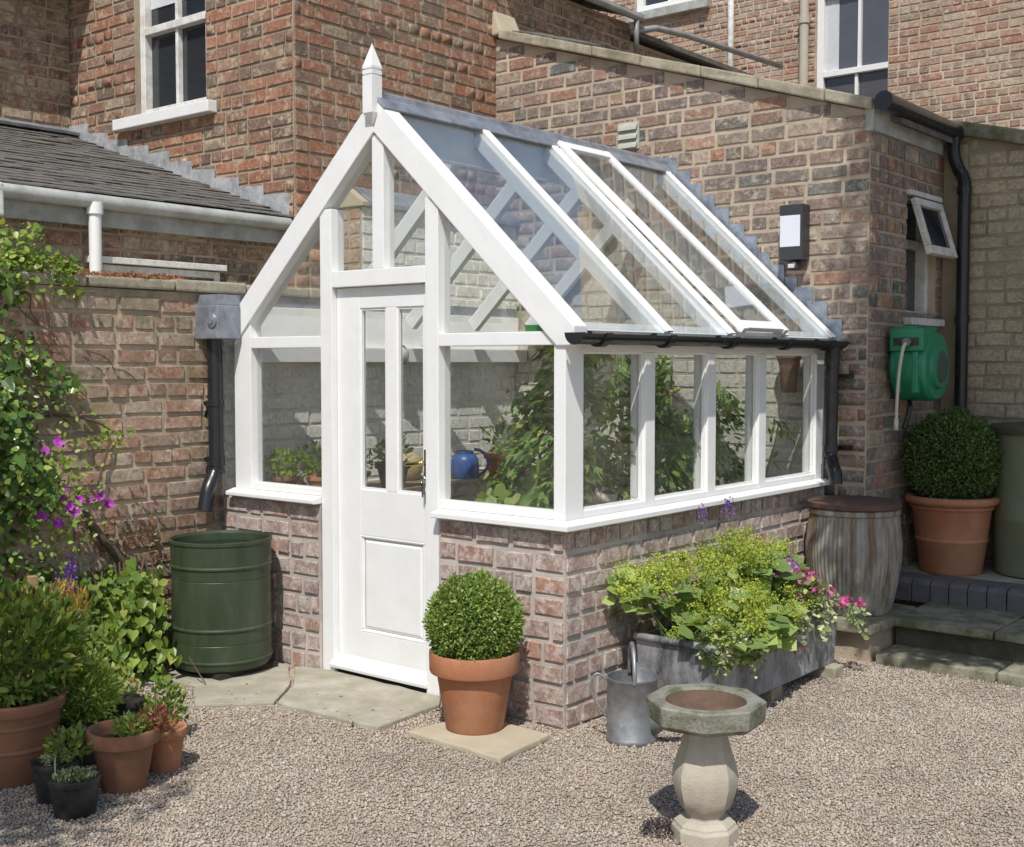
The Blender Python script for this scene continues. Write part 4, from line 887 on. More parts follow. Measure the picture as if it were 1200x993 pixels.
def pot_profile(r, h, rim=.26, taper=.68, lip=1.07):
    t = .013
    return [(r*taper*.96, 0), (r*taper, .006), (r*(taper + (1 - taper)*(1 - rim)), h*(1 - rim)), (r*lip*.985, h*(1 - rim) + .004), (r*lip, h*(1 - rim) + .012), (r*lip*1.01, h - .008), (r*lip, h), (r*lip - t, h), (r*lip - t*1.3, h - .01), (r*.93 - t, h*(1 - rim)), (r*taper - t, .02)]
def potted(name, label, cat, loc, r, h, mat, prof=None, group=None, soil=.82):
    t = thing(name, label, cat, loc, group)
    g = G(); g.lathe(prof or pot_profile(r, h), loc, 48); g.mk('pot', mat, t, smooth=True, auto=.7)
    g = G(); g.lathe([(0.001, h*soil + .01), (r*.5, h*soil + .006), (r*.9, h*soil)], loc, 24, closed=False); g.mk('soil', M_soil, t, smooth=True)
    return t
def sphere_pts(gen, n, c, R, lo=.8, hi=1.02, lump=.04, k=9.):
    d = rvec(gen, n); rr = gen.uniform(lo, hi, (n, 1)) + lump*hum(d*1., k, k*1.1, k*.9)[:, None]
    return np.array(c) + d*rr*np.array(R), d
def cloud(gen, n, c, R, lo=0., hi=1.):
    d = rvec(gen, n); rr = gen.uniform(lo**3, hi**3, (n, 1))**(1/3)
    return np.array(c) + d*rr*np.array(R), d
def mixdir(gen, d, a=.6, up=.3):
    return unit(d*a + rvec(gen, len(d))*(1 - a) + np.array([0, 0, up]))

def box_ball(name, label, loc, r, h, mat, prof, R, cz, lm, n, seed, ls):
    gen = np.random.default_rng(seed); t = potted(name, label, 'potted plant', loc, r, h, mat, prof)
    c = (loc[0], loc[1], loc[2] + cz)
    g = G(); bm_n = 20
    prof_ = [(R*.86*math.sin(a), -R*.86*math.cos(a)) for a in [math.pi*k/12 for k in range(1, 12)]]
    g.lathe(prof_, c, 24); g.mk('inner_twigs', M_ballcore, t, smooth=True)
    g = G(); g.tube([(loc[0], loc[1], loc[2] + h*.7), (loc[0], loc[1], c[2])], .014, 8); g.mk('trunk', M_twig, t)
    P, d = sphere_pts(gen, n, c, (R, R, R), .86, 1.0, .05, 7)
    leaves('crown', P, mixdir(gen, d, .45, .15), mixdir(gen, d, .55, .35), gen.uniform(ls*.7, ls*1.25, n), lm, t, .62, .2)
    m = n//9; P, d = sphere_pts(gen, m, c, (R, R, R), .98, 1.07, .05, 7)
    leaves('stray_shoots', P, mixdir(gen, d, .7, .2), rvec(gen, m), gen.uniform(ls*.8, ls*1.3, m), lm, t, .55, .2)
    return t
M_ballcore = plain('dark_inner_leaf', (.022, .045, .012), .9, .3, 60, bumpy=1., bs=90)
box_ball('potted_box_ball', 'clipped box ball in terracotta pot in front of the greenhouse', (1.985, -.285, .031), .178, .335, M_terra, pot_profile(.178, .335, .27, .70, 1.09), .198, .455, LM['box'], 15000, 3, .017)
pr = [(.175, 0), (.18, .008), (.205, .19), (.213, .198), (.213, .206), (.207, .214), (.228, .375), (.236, .385), (.245, .395), (.245, .403), (.238, .41), (.262, .418), (.272, .43), (.274, .445), (.266, .46), (.25, .465), (.232, .46), (.222, .44), (.16, .02)]
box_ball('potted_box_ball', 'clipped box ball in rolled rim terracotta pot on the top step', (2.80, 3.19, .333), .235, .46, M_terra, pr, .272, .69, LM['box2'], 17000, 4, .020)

# ------------------------------------------------------------------ bird bath
M_bath = plain('mossy_bath_stone', (.30, .285, .24), .92, .3, 18, bumpy=.9, bs=70, dirt=(.075, .085, .035), dirt_amt=.9, ds=9)
M_ped = plain('pale_cast_stone', (.47, .42, .335), .9, .12, 20, bumpy=.45, bs=160, dirt=(.36, .32, .25), dirt_amt=.5, ds=6)
M_rust = plain('rusty_basin', (.13, .08, .05), .85, .35, 14, bumpy=.5, dirt=(.10, .06, .04), dirt_amt=.5, ds=9)
bx_, by_ = 3.34, -.665
bb = thing('bird_bath', 'octagonal stone bird bath on a bulbous baluster pedestal', 'bird bath', (bx_, by_, 0))
g = G(); a0 = math.pi/8 + .12
g.lathe([(.112, 0), (.112, .045), (.104, .056), (.104, .062), (.085, .074), (.066, .079)], (bx_, by_, 0), 8, ang=a0); g.mk('plinth', M_ped, bb, bevel=.003)
g = G(); g.lathe([(.064, .079), (.064, .092), (.076, .105), (.084, .112), (.098, .15), (.110, .20), (.109, .235), (.098, .275), (.084, .315), (.073, .36), (.069, .40)], (bx_, by_, 0), 8, ang=a0); g.mk('pedestal', M_ped, bb, smooth=True, bevel=0, auto=.55)
g = G(); g.lathe([(.070, .399), (.183, .400), (.196, .415), (.2, .473), (.194, .479)], (bx_, by_, 0), 8, ang=a0, closed=False)
n8 = len(g.v)
V = []; F = []
for k in range(32):
    aa = 2*math.pi*k/32 + a0
    # ring matching the octagon edge
    rk = .194*math.cos(math.pi/8)/math.cos(((aa - a0) % (math.pi/4)) - math.pi/8)
    V.append((bx_ + rk*math.cos(aa), by_ + rk*math.sin(aa), .479))
for rr_, zz in ((.142, .477), (.135, .470)): V += [(bx_ + rr_*math.cos(2*math.pi*k/32 + a0), by_ + rr_*math.sin(2*math.pi*k/32 + a0), zz) for k in range(32)]
for i in range(2):
    for k in range(32): F.append((i*32 + k, i*32 + (k + 1) % 32, (i + 1)*32 + (k + 1) % 32, (i + 1)*32 + k))
g.add(V, F); g.mk('bowl', M_bath, bb)
g = G(); g.lathe([(.1355, .470), (.12, .44), (.08, .418), (.002, .412)], (bx_, by_, 0), 32, closed=False, ang=a0); g.mk('basin', M_rust, bb, smooth=True)

# ------------------------------------------------------------------ galvanised watering can
M_galv = plain('galvanised_steel', (.34, .35, .355), .5, .25, 16, metal=.6, bumpy=.15, bs=60, dirt=(.17, .17, .165), dirt_amt=.55, ds=7)
wx, wy = 2.555, .075; R_ = Vector((.774, .633, 0)); T_ = Vector((.633, -.774, 0)); C0 = Vector((wx, wy, 0)); Zv = Vector((0, 0, 1))
can = thing('watering_can', 'old galvanised watering can on the gravel beside the lead trough', 'watering can', (wx, wy, 0))
g = G(); g.lathe([(.106, .002), (.110, .006), (.110, .022), (.106, .026), (.106, .262), (.110, .266), (.110, .274), (.104, .274), (.103, .03), (.001, .028)], (wx, wy, 0), 40); g.mk('body', M_galv, can, smooth=True, auto=.8)
g = G(); V = []; F = []
for j, (f, zz) in enumerate(((1., .27), (.8, .305), (.45, .325), (.0, .33))):
    for k in range(13):
        t = -math.pi/2 + math.pi*k/12; V.append(C0 + R_*(.104*f*math.cos(t)) + T_*(.104*math.sin(t)*f) + Zv*zz)
for j in range(3):
    for k in range(12): F.append((j*13 + k, j*13 + k + 1, (j + 1)*13 + k + 1, (j + 1)*13 + k))
g.add(V, F); g.mk('half_cover', M_galv, can, smooth=True)
g = G(); g.tube(bez([C0 + T_*.104 + Zv*.26, C0 + T_*.10 + Zv*.33, C0 + T_*.05 + Zv*.395, C0 - T_*.03 + Zv*.405, C0 - T_*.09 + Zv*.34, C0 - T_*.104 + Zv*.26], 6), .010, 8); g.mk('carrying_handle', M_galv, can, smooth=True)
g = G(); g.tube(bez([C0 - R_*.10 + Zv*.255, C0 - R_*.15 + Zv*.285, C0 - R_*.175 + Zv*.235, C0 - R_*.155 + Zv*.17, C0 - R_*.107 + Zv*.10], 6), .006, 8); g.mk('back_handle', M_galv, can, smooth=True)
sd_ = (R_*.85 + T_*.5).normalized()
g = G(); g.tube([C0 + sd_*.08 + Zv*.06, C0 + sd_*.16 + Zv*.11, C0 + sd_*.34 + Zv*.24], [.036, .026, .014], 16); g.mk('spout', M_galv, can, smooth=True)

# ------------------------------------------------------------------ green rain barrel
M_barrel = plain('dark_green_plastic', (.030, .046, .022), .38, .06, 5, spec=.45, dirt=(.075, .09, .055), dirt_amt=.4, ds=4, streak=(1, 1, .3))
brx, bry = .285, -.315
br = thing('rain_barrel', 'dark green plastic rain barrel under the lead downpipe', 'barrel', (brx, bry, .022))
g = G(); g.box(brx - .2, brx + .2, bry - .17, bry + .2, .023, .05); g.mk('plinth', M_soil, br)
q = .254
bead = lambda z, t=.010: [(q*.992, z - t), (q*1.018, z - t*.35), (q*1.018, z + t*.35), (q*.992, z + t)]
g = G(); g.lathe([(q*.88, .05), (q*.95, .058), (q*.985, .078)] + bead(.10, .008) + [(q*.985, .185), (q*.975, .188), (q*.985, .191)] + bead(.262) + [(q*.985, .505), (q*.975, .508), (q*.985, .511)] + bead(.572) + [(q*1.0, .682), (q*1.02, .687), (q*1.02, .702), (q*.99, .705), (q*.97, .69), (q*.96, .35)], (brx, bry, 0), 64); g.mk('drum', M_barrel, br, smooth=True, auto=.3)
g = G(); g.lathe([(.001, .655), (q*.965, .655)], (brx, bry, 0), 40, closed=False); g.mk('water', plain('dark_water', (.01, .012, .012), .05, .1, 4), br)

# ------------------------------------------------------------------ ribbed tub with wooden lid
M_tub = plain('limescaled_ribbed_metal', (.34, .33, .285), .6, .25, 10, metal=.1, bumpy=.3, bs=50, dirt=(.135, .085, .04), dirt_amt=.9, ds=3.0, streak=(5, 5, .35))
tx, ty = 2.575, 2.275
tub = thing('ribbed_tub', 'ribbed metal wash tub with brown round lid against the corner', 'tub', (tx, ty, .212))
rf = lambda a, z: (1 + (.010*math.cos(a*64) if .06 < z < .545 else 0))
zz = [.0, .012, .05, .07] + [.07 + k*.06 for k in range(1, 8)] + [.53, .55, .565, .575]
def rt_(z): return .205 + .058*math.sin(min(z/.40, 1)*math.pi/2) - max(0, z - .36)*.12
g = G(); g.lathe([(rt_(z), z) for z in zz], (tx, ty,   .212), 448, rfun=rf); g.mk('tub', M_tub, tub, smooth=True)
g = G(); g.lathe([(.243, .545), (.250, .55), (.250, .575), (.243, .58)], (tx, ty, .212), 48); g.mk('rim_band', M_tub, tub, smooth=True, auto=.8)
M_lid = plain('brown_wood_lid', (.10, .052, .038), .75, .2, 9, bumpy=.3, dirt=(.15, .10, .08), dirt_amt=.3)
g = G(); g.lathe([(.250, .582), (.256, .586), (.256, .612), (.248, .618), (.001, .62)], (tx, ty, .212), 48); g.mk('lid', M_lid, tub, smooth=True, auto=.7)

# ------------------------------------------------------------------ hose reel
M_reel = plain('green_reel_plastic', (.018, .21, .105), .42, .05, 6)
M_reeld = plain('dark_reel_plastic', (.05, .09, .075), .5, .05, 6)
hr = thing('hose_reel', 'green wall mounted hose reel with cream hose', 'hose reel', (2.64, 3.0, 1.4))
hc = Vector((2.655, 3.02, 1.575)); g = G()
g.tube([hc + Vector((x, 0, 0)) for x in (-.115, -.10, .085, .105)], [.190, .205, .205, .192], 48); dr = g.mk('drum', M_reel, hr, smooth=True, auto=.5)
g = G(); g.box(2.548, 2.752, 2.805, 3.0, 1.665, 1.80); g.mk('hose_guide', M_reel, hr, bevel=.012)
g = G(); g.box(2.575, 2.725, 2.800, 2.815, 1.698, 1.745); g.mk('slot', M_blackpl, hr)
g = G(); g.box(2.58, 2.62, 2.812, 2.86, 1.42, 1.664); g.box(2.68, 2.72, 2.812, 2.86, 1.42, 1.664); g.mk('rib', M_reel, hr, bevel=.01)
g = G(); g.box(2.60, 2.70, 2.84, 3.18, 1.79, 1.815); g.mk('carry_grip', M_reel, hr, bevel=.006)
g = G(); g.tube([hc + Vector((x, 0, 0)) for x in (.105, .125, .13)], [.135, .125, .11], 40); g.mk('side_disc', M_reel, hr, smooth=True, auto=.5)
g = G(); g.tube([hc + Vector((x, 0, 0)) for x in (.13, .136)], [.095, .09], 32); g.mk('hub', M_reeld, hr, smooth=True, auto=.5)
g = G(); g.box(2.503, 2.545, 2.93, 3.10, 1.38, 1.76); g.mk('wall_bracket', M_blackpl, hr, bevel=.004)
g = G(); g.tube([(2.66, 2.815, 1.722), (2.66, 2.775, 1.718)], .024, 14); g.mk('hose_stop', plain('grey_plastic', (.17, .17, .16), .5), hr, smooth=True, auto=.6)
g = G(); g.tube(bez([(2.66, 2.79, 1.718), (2.648, 2.765, 1.68), (2.628, 2.765, 1.55), (2.615, 2.77, 1.38), (2.61, 2.775, 1.25)], 6), .010, 10); g.tube([(2.61, 2.775, 1.27), (2.61, 2.775, 1.20)], .014, 10); g.mk('hose', plain('cream_hose', (.55, .51, .40), .5), hr, smooth=True)
g = G(); g.tube(bez([(2.6, 3.0, 1.375), (2.62, 2.96, 1.345), (2.63, 2.93, 1.32), (2.60, 2.92, 1.2)], 5), .014, 10); g.mk('feed_pipe', M_blackpl, hr, smooth=True)

# ------------------------------------------------------------------ wall lamp
wlmp = thing('wall_lamp', 'black outdoor wall lamp with opal panel and motion sensor', 'lamp', (2.05, L, 2.15))
M_anth = plain('anthracite_metal', (.035, .037, .042), .4, .05, 6)
g = G(); g.box(1.985, 2.135, L - .105, L - .012, 2.21, 2.285); g.box(1.985, 2.135, L - .105, L - .012, 2.475, 2.535); g.box(2.118, 2.135, L - .103, L - .012, 2.285, 2.475); g.box(1.985, 2.118, L - .04, L - .012, 2.285, 2.475); lb = g.mk('housing', M_anth, wlmp)
g = G(); g.box(1.987, 2.117, L - .104, L - .041, 2.287, 2.473); g.mk('opal_panel', plain('opal_panel', (.66, .68, .74), .3, .02, 6), wlmp, bevel=.003)
g = G(); g.tube([(2.065, L - .05, 2.21), (2.065, L - .06, 2.185), (2.065, L - .065, 2.155)], [.03, .04, .036], 20); g.mk('sensor', M_blackpl, wlmp, smooth=True, auto=.9)
g = G(); g.box(2.045, 2.085, L - .112, L - .10, 2.16, 2.185); g.mk('sensor_lens', plain('sensor_lens', (.6, .6, .6), .3), wlmp, bevel=.004)

# ------------------------------------------------------------------ olive water butt (right edge)
M_butt = plain('olive_plastic', (.19, .205, .125), .6, .08, 5, dirt=(.10, .11, .06), dirt_amt=.3, ds=4)
bx2, by2 = 3.275, 3.45
wb = thing('water_butt', 'large olive plastic water butt at the right edge behind the pot', 'water butt', (bx2, by2, .33))
g = G(); g.lathe([(.27, 0), (.285, .01), (.30, .32), (.304, .33), (.304, .35), (.30, .36), (.312, .84), (.318, .85)], (bx2, by2, .331), 56); g.mk('drum', M_butt, wb, smooth=True, auto=.7)
g = G(); g.lathe([(.33, .845), (.335, .852), (.335, .885), (.32, .9), (.001, .915)], (bx2, by2, .331), 56); g.mk('lid', plain('dark_olive_lid', (.07, .065, .045), .7, .2, 8), wb, smooth=True, auto=.7)

# ------------------------------------------------------------------ lead trough and its planting
M_trough = plain('oxidised_lead', (.38, .38, .38), .65, .3, 9, metal=.3, bumpy=.3, bs=50, dirt=(.06, .06, .065), dirt_amt=.95, ds=4.5, streak=(1, 1, .4))
tr = thing('lead_trough', 'long weathered lead trough overflowing with lime and pink flowers', 'planter', (2.58, 1.0, .0))
def tq(z, grow): # corner loop of the trough at height z
    e = grow; return [(2.385 - e, .37 - e, z), (2.765 + e, .37 - e, z), (2.765 + e, 1.655 + e, z), (2.385 - e, 1.655 + e, z)]
V = tq(.062, -.012) + tq(.375, .006) + tq(.375, -.016) + tq(.08, -.03)
F = [(3, 2, 1, 0), (12, 13, 14, 15)]
for i in range(3):
    for k in range(4): F.append((i*4 + k, i*4 + (k + 1) % 4, (i + 1)*4 + (k + 1) % 4, (i + 1)*4 + k))
mk('box', V, F, M_trough, tr, bevel=.006)
g = G(); g.tube([(2.773, .36, .372), (2.773, 1.664, .372)], .017, 10); g.tube([(2.38, .362, .372), (2.773, .362, .372)], .017, 10); g.tube([(2.38, 1.664, .372), (2.773, 1.664, .372)], .017, 10); g.mk('rolled_rim', M_trough, tr, smooth=True)
for yy in (.45, 1.02, 1.58):
    g = G(); g.box(2.45, 2.75 + (.06 if yy > 1.5 else 0), yy - .05, yy + .06, 0, .0615); g.mk('foot_stone', M_stone, tr, bevel=.008)
g = G(); g.box(2.42, 2.735, .40, 1.625, .30, .335); g.mk('soil', M_soil, tr)
gen = np.random.default_rng(21)
# lady's mantle : round pleated leaves and clouds of tiny lime flowers
Pl = []; Dl = []; Nl = []; Sl = []
hum_c = [(2.50, .62, .62, .20), (2.42, .42, .60, .16), (2.62, .80, .50, .19), (2.55, 1.02, .66, .18), (2.46, 1.15, .60, .16), (2.70, .52, .44, .17), (2.74, .98, .42, .15), (2.72, .74, .43, .16), (2.50, 1.45, .55, .14), (2.40, 1.60, .58, .12)]
for (x, y, z, r0) in hum_c:
    m = 44; P, d = cloud(gen, m, (x, y, z - r0*.30), (r0*1.05, r0*1.15, r0*.6), .3, 1.)
    Pl.append(P); Dl.append(unit(d*np.array([1, 1, .2]) + rvec(gen, m)*.4)); Nl.append(unit(d*.5 + np.array([.25, -.25, 1.]) + rvec(gen, m)*.35)); Sl.append(gen.uniform(.055, .115, m))
cat_ = np.concatenate
leaves('mantle_leaves', cat_(Pl), cat_(Dl), cat_(Nl), cat_(Sl), LM['mantle'], tr, 1.05, .12, big=True)
Pl = []
for (x, y, z, r0) in hum_c:
    ns = 46 if r0 > .15 else 30
    for k in range(ns):   # sprays
        a = gen.uniform(0, 6.28); e = gen.uniform(.0, 1.); rr_ = r0*1.12*math.sqrt(e)
        c = np.array([x + rr_*math.cos(a), y + rr_*math.sin(a)*1.15, z + r0*.55*(1 - e) + gen.uniform(-.07, .05)])
        if c[0] < W + .03: c[0] = W + .03 + gen.uniform(0, .05)
        Pl.append(c + gen.normal(0, 1, (42, 3))*np.array([.015, .015, .012])*gen.uniform(.7, 1.5))
P = cat_(Pl); m = len(P); leaves('lime_flowers', P, rvec(gen, m), rvec(gen, m), gen.uniform(.007, .0135, m), LM['froth'], tr, .9, .1)
g = G()
for k in range(60):
    x, y, z, r0 = hum_c[k % len(hum_c)]; a = gen.uniform(0, 6.28); g.tube([(2.58 + gen.uniform(-.1, .1), min(max(y, .45), 1.58), .33), (max(x + r0*.8*math.cos(a), W + .04), y + r0*.8*math.sin(a), z + r0*.3)], [.003, .002], 4, cap=False)
g.mk('stems', M_green_stem, tr)
# geranium leaves, variegated trailing ivy, pink and lilac flower heads
m = 420; P, d = cloud(gen, m, (2.64, 1.28, .44), (.17, .28, .13), .3, 1.); leaves('geranium_leaves', P, mixdir(gen, d, .5, .2), mixdir(gen, d, .4, .8), gen.uniform(.025, .05, m), LM['shrub'], tr, .95, .1, big=True)
Pl = []
for k in range(26):
    y = gen.choice([gen.uniform(.42, .75), gen.uniform(1.05, 1.68), gen.uniform(1.4, 1.72)]); x0 = 2.74; ln = gen.uniform(.08, .30)
    for j in range(int(ln/.012)):
        s = j/(ln/.012); Pl.append((x0 + .07*min(1, s*3) + gen.normal(0, .012) + (.10*s if y > 1.5 else 0), y + (.10*s if y > 1.5 else 0) + gen.normal(0, .014), .40 - ln*max(0, s - .15)*.8 + gen.normal(0, .012)))
P = np.array(Pl); m = len(P); leaves('trailing_ivy', P, unit(rvec(gen, m) + np.array([.3, 0, -.4])), unit(rvec(gen, m)*.6 + np.array([.8, -.4, .5])), gen.uniform(.016, .034, m), LM['varieg'], tr, .85, .12, big=True)
m = 520; P, d = cloud(gen, m, (2.68, 1.42, .42), (.14, .22, .10), .3, 1.); leaves('variegated_leaves', P, mixdir(gen, d, .5, .1), mixdir(gen, d, .4, .8), gen.uniform(.018, .034, m), LM['varieg'], tr, .9, .1, big=True)
m = 260; P, d = cloud(gen, m, (2.72, .55, .37), (.10, .14, .08), .3, 1.); leaves('trailing_leaves', P, mixdir(gen, d, .5, .0), mixdir(gen, d, .4, .8), gen.uniform(.018, .034, m), LM['varieg'], tr, .9, .1, big=True)
m = 420; P, d = cloud(gen, m, (2.76, .44, .36), (.08, .10, .12), .2, 1.); leaves('corner_ivy', P, mixdir(gen, d, .5, -.2), mixdir(gen, d, .4, .6), gen.uniform(.018, .036, m), LM['varieg'], tr, .9, .1, big=True)
m = 380; P, d = cloud(gen, m, (2.79, .72, .35), (.05, .26, .09), .2, 1.); leaves('front_ivy', P, mixdir(gen, d, .5, -.2), mixdir(gen, d, .4, .6), gen.uniform(.018, .036, m), LM['mantle'], tr, .9, .1, big=True)
def flower_head(parent, name, c, rad_, n, lm, s):
    P, d = cloud(gen, n, c, (rad_, rad_, rad_*.7), .5, 1.); return leaves(name, P, mixdir(gen, d, .4, .1), mixdir(gen, d, .8, .2), gen.uniform(s*.7, s*1.2, n), lm, parent, .95, .12, big=True, kind=None)
for c in ((2.845, 1.53, .40), (2.85, 1.56, .405), (2.87, 1.68, .38), (2.80, .88, .30), (2.80, 1.12, .24), (2.72, 1.46, .53), (2.74, 1.32, .52), (2.78, 1.40, .47), (2.76, 1.24, .46), (2.80, 1.50, .45), (2.70, 1.36, .56)): flower_head(tr, 'pink_flower', c, .022, 16, LM['pink'], .024)
for c in ((2.60, 1.22, .575), (2.63, 1.25, .58), (2.58, 1.28, .57), (2.62, 1.42, .60), (2.65, 1.20, .55), (2.60, 1.18, .56), (2.68, 1.24, .60), (2.70, 1.28, .59), (2.66, 1.30, .61), (2.70, 1.20, .57)): flower_head(tr, 'lilac_flower', c, .026, 26, LM['lilac'], .022)
for c in ((2.36, .98, .86), (2.36, 1.22, .88), (2.36, 1.26, .86)):
    P = np.array(c) + gen.normal(0, 1, (60, 3))*np.array([.010, .010, .028]); leaves('purple_spike', P, rvec(gen, 60), rvec(gen, 60), .012, LM['purple'], tr, .8, .1, kind=None)
    g = G(); g.tube([(2.44, c[1], .34), (c[0], c[1], c[2])], .002, 5); g.mk('flower_stem', M_green_stem, tr)

# ================================================================== LEFT BORDER
def lf_mesh(name, pts, mat):
    me = bpy.data.meshes.new(name); n = len(pts)
    V = [(0, 0, 0)] + [(x, y, z) for x, y, z in pts] + [(-x, y, z) for x, y, z in reversed(pts[:-1])]
    k = len(pts); F = [(0,) + tuple(range(1, k + 1)), (0,) + tuple(range(k, len(V)))]
    me.from_pydata(V, [], F); me.materials.append(mat); return me
HEART = [lf_mesh('leaf', [(.30, -.10, .05), (.46, .14, .09), (.40, .42, .07), (.20, .74, .02), (0, 1., -.10 - .06*k)], LM['heart']) for k in range(3)]
IVY = [lf_mesh('leaf', [(.22, -.12, .03), (.52, .10, .08), (.28, .34, .04), (.30, .58, .03), (0, 1., -.06*k)], LM['ivy']) for k in range(3)]
def big_leaves(parent, meshes, P, D, Nn, S, name='leaf'):
    for p_, d, n_, s in zip(P, D, Nn, S):
        d = Vector(d).normalized(); n_ = Vector(n_); x = d.cross(n_).normalized(); n_ = x.cross(d)
        o = bpy.data.objects.new(name, meshes[random.Random(p_[0]*1e4 + p_[1]*77).randrange(len(meshes))]); COL.objects.link(o); o.parent = parent
        o.matrix_parent_inverse = Matrix.Translation(-WLOC[parent.name])
        o.matrix_basis = Matrix.Translation(Vector(p_)) @ Matrix((x, d, n_)).transposed().to_4x4() @ Matrix.Scale(s, 4)
gen = np.random.default_rng(33)
XWf = XW + .02
# ivy and clematis mass hanging on the garden wall at the left edge
ivy = thing('ivy_climber', 'dark ivy with bright shoots covering the left end of the garden wall', 'climber', (.0, -1.4, 0))
def wall_mass(n, y0, y1, z0, z1, depth, edge):
    P = np.stack([gen.uniform(XWf, XWf + depth, n), gen.uniform(y0, y1, n), gen.uniform(z0, z1, n)], 1)
    return P[edge(P)]
def medge(P):
    y, z = P[:, 1], P[:, 2]
    lim = -1.06 + .10*np.sin(z*5.3) + .07*np.sin(z*13.1 + 1) - .10*(z > 1.75) + .08*np.exp(-((z - .95)/.18)**2)
    th = .30*(.6 + .4*np.sin(y*9 + z*6))
    return (y < lim) & (P[:, 0] - XWf < th*np.clip((lim - y)/.16, .25, 1))
P = wall_mass(16000, -2.3, -.85, .45, 2.15, .34, medge); m = len(P)
leaves('foliage', P, unit(rvec(gen, m)*.7 + np.array([.3, -.1, -.5])), unit(rvec(gen, m)*.55 + np.array([.9, -.3, .5])), gen.uniform(.022, .05, m), LM['ivy'], ivy, .85, .15, big=True)
Pb = wall_mass(420, -1.6, -.86, .5, 2.1, .40, medge); Pb[:, 0] += .03; m = min(len(Pb), 150); Pb = Pb[:m]
big_leaves(ivy, IVY, Pb, unit(rvec(gen, m)*.6 + np.array([.4, .1, -.5])), unit(rvec(gen, m)*.5 + np.array([.9, -.3, .5])), gen.uniform(.045, .085, m))
# runner along the coping
n = 900; y = gen.uniform(-1.7, -.86, n); P = np.stack([gen.normal(-.13, .05, n), y, 2.045 + gen.uniform(0, .08, n)*np.clip((-.82 - y)/.12, .3, 1)], 1); k2 = gen.random(n) < .3; P[k2, 0] = XW + gen.uniform(.02, .07, k2.sum()); P[k2, 2] -= gen.uniform(.03, .16, k2.sum())
leaves('coping_runner', P, unit(rvec(gen, n) + np.array([.3, 0, -.2])), unit(rvec(gen, n)*.5 + np.array([.5, -.3, .8])), gen.uniform(.02, .042, n), LM['heart'], ivy, .8, .15, big=True)
n = 240; P = np.stack([gen.normal(-.15, .05, n), gen.uniform(-1.30, -1.05, n), 2.06 + gen.uniform(0, .2, n)], 1); leaves('top_shoots', P, rvec(gen, n), unit(rvec(gen, n)*.6 + np.array([.5, -.3, .8])), gen.uniform(.02, .045, n), LM['heart'], ivy, .7, .15, big=True)
n = 700; P = np.stack([gen.normal(-.17, .04, n), gen.uniform(-.86, -.2, n), 2.037 + gen.uniform(0, .022, n)], 1); leaves('coping_moss', P, rvec(gen, n), unit(rvec(gen, n)*.6 + np.array([.2, -.3, .8])), gen.uniform(.012, .024, n), LM['red'], ivy, .6, .15)
g = G()
for k in range(9):
    y0 = gen.uniform(-1.3, -.85); z0 = gen.uniform(1.1, 2.0); pts = [(XWf, y0, z0)]
    for j in range(6): pts.append((XWf + gen.uniform(0, .025), pts[-1][1] + gen.uniform(-.03, .09), pts[-1][2] - gen.uniform(.0, .09)))
    g.tube(bez(pts, 3), .003, 5)
g.tube(bez([(XWf + .01, -1.1, 1.36), (XWf + .02, -.85, 1.32), (XWf + .02, -.72, 1.24), (XWf + .015, -.78, 1.0), (XWf + .02, -.80, .86)], 5), .007, 6)
g.mk('bare_stems', M_twig, ivy)
# clematis
clm = thing('clematis', 'climber with magenta flowers on the left garden wall', 'climber', (.0, -1.0, 0))
n = 460; P = np.stack([gen.uniform(0, .16, n), gen.normal(-1.09, .10, n), gen.normal(.96, .16, n)], 1); leaves('foliage', P, rvec(gen, n), unit(rvec(gen, n)*.6 + np.array([.8, -.4, .6])), gen.uniform(.02, .038, n), LM['feather'], clm, .6, .15, big=True)
n = 60; P = np.stack([gen.uniform(0, .1, n), gen.normal(-.80, .06, n), gen.normal(1.22, .03, n)], 1); leaves('side_shoot', P, rvec(gen, n), unit(rvec(gen, n)*.6 + np.array([.8, -.4, .6])), gen.uniform(.02, .04, n), LM['heart'], clm, .6, .15, big=True)
for c in [(.10, -1.089, .956), (.12, -1.067, .918), (.12, -1.037, .89), (.10, -1.0, .941), (.06, -.922, .934), (.06, -.862, .941), (.06, -.815, .903), (.10, -1.171, 1.185), (.08, -1.088, 1.225), (.11, -1.199, .886), (.12, -1.126, .842), (.11, -1.085, .985)]:
    k = 7; a = np.arange(k)*6.28/k + gen.uniform(0, 6); ax = np.array([.85, -.45, .3]); s1 = np.array([.45, .85, 0.]); s2 = np.cross(ax, s1)
    D = np.cos(a)[:, None]*s1 + np.sin(a)[:, None]*s2 + ax*.25; leaves('flower', np.array([c]*k) + D*.002, D, np.array([ax]*k), gen.uniform(.022, .032), LM['magenta'], clm, .75, .15, big=True, kind=None)
g = G(); g.tube(bez([(XWf + .03, -.88, .86), (XWf + .04, -.80, .74), (XWf + .05, -.68, .60), (XWf + .06, -.56, .47), (XWf + .10, -.48, .36)], 5), [.022]*8 + [.026]*8 + [.024]*5, 9); g.mk('old_stem', M_twig, clm, smooth=True)
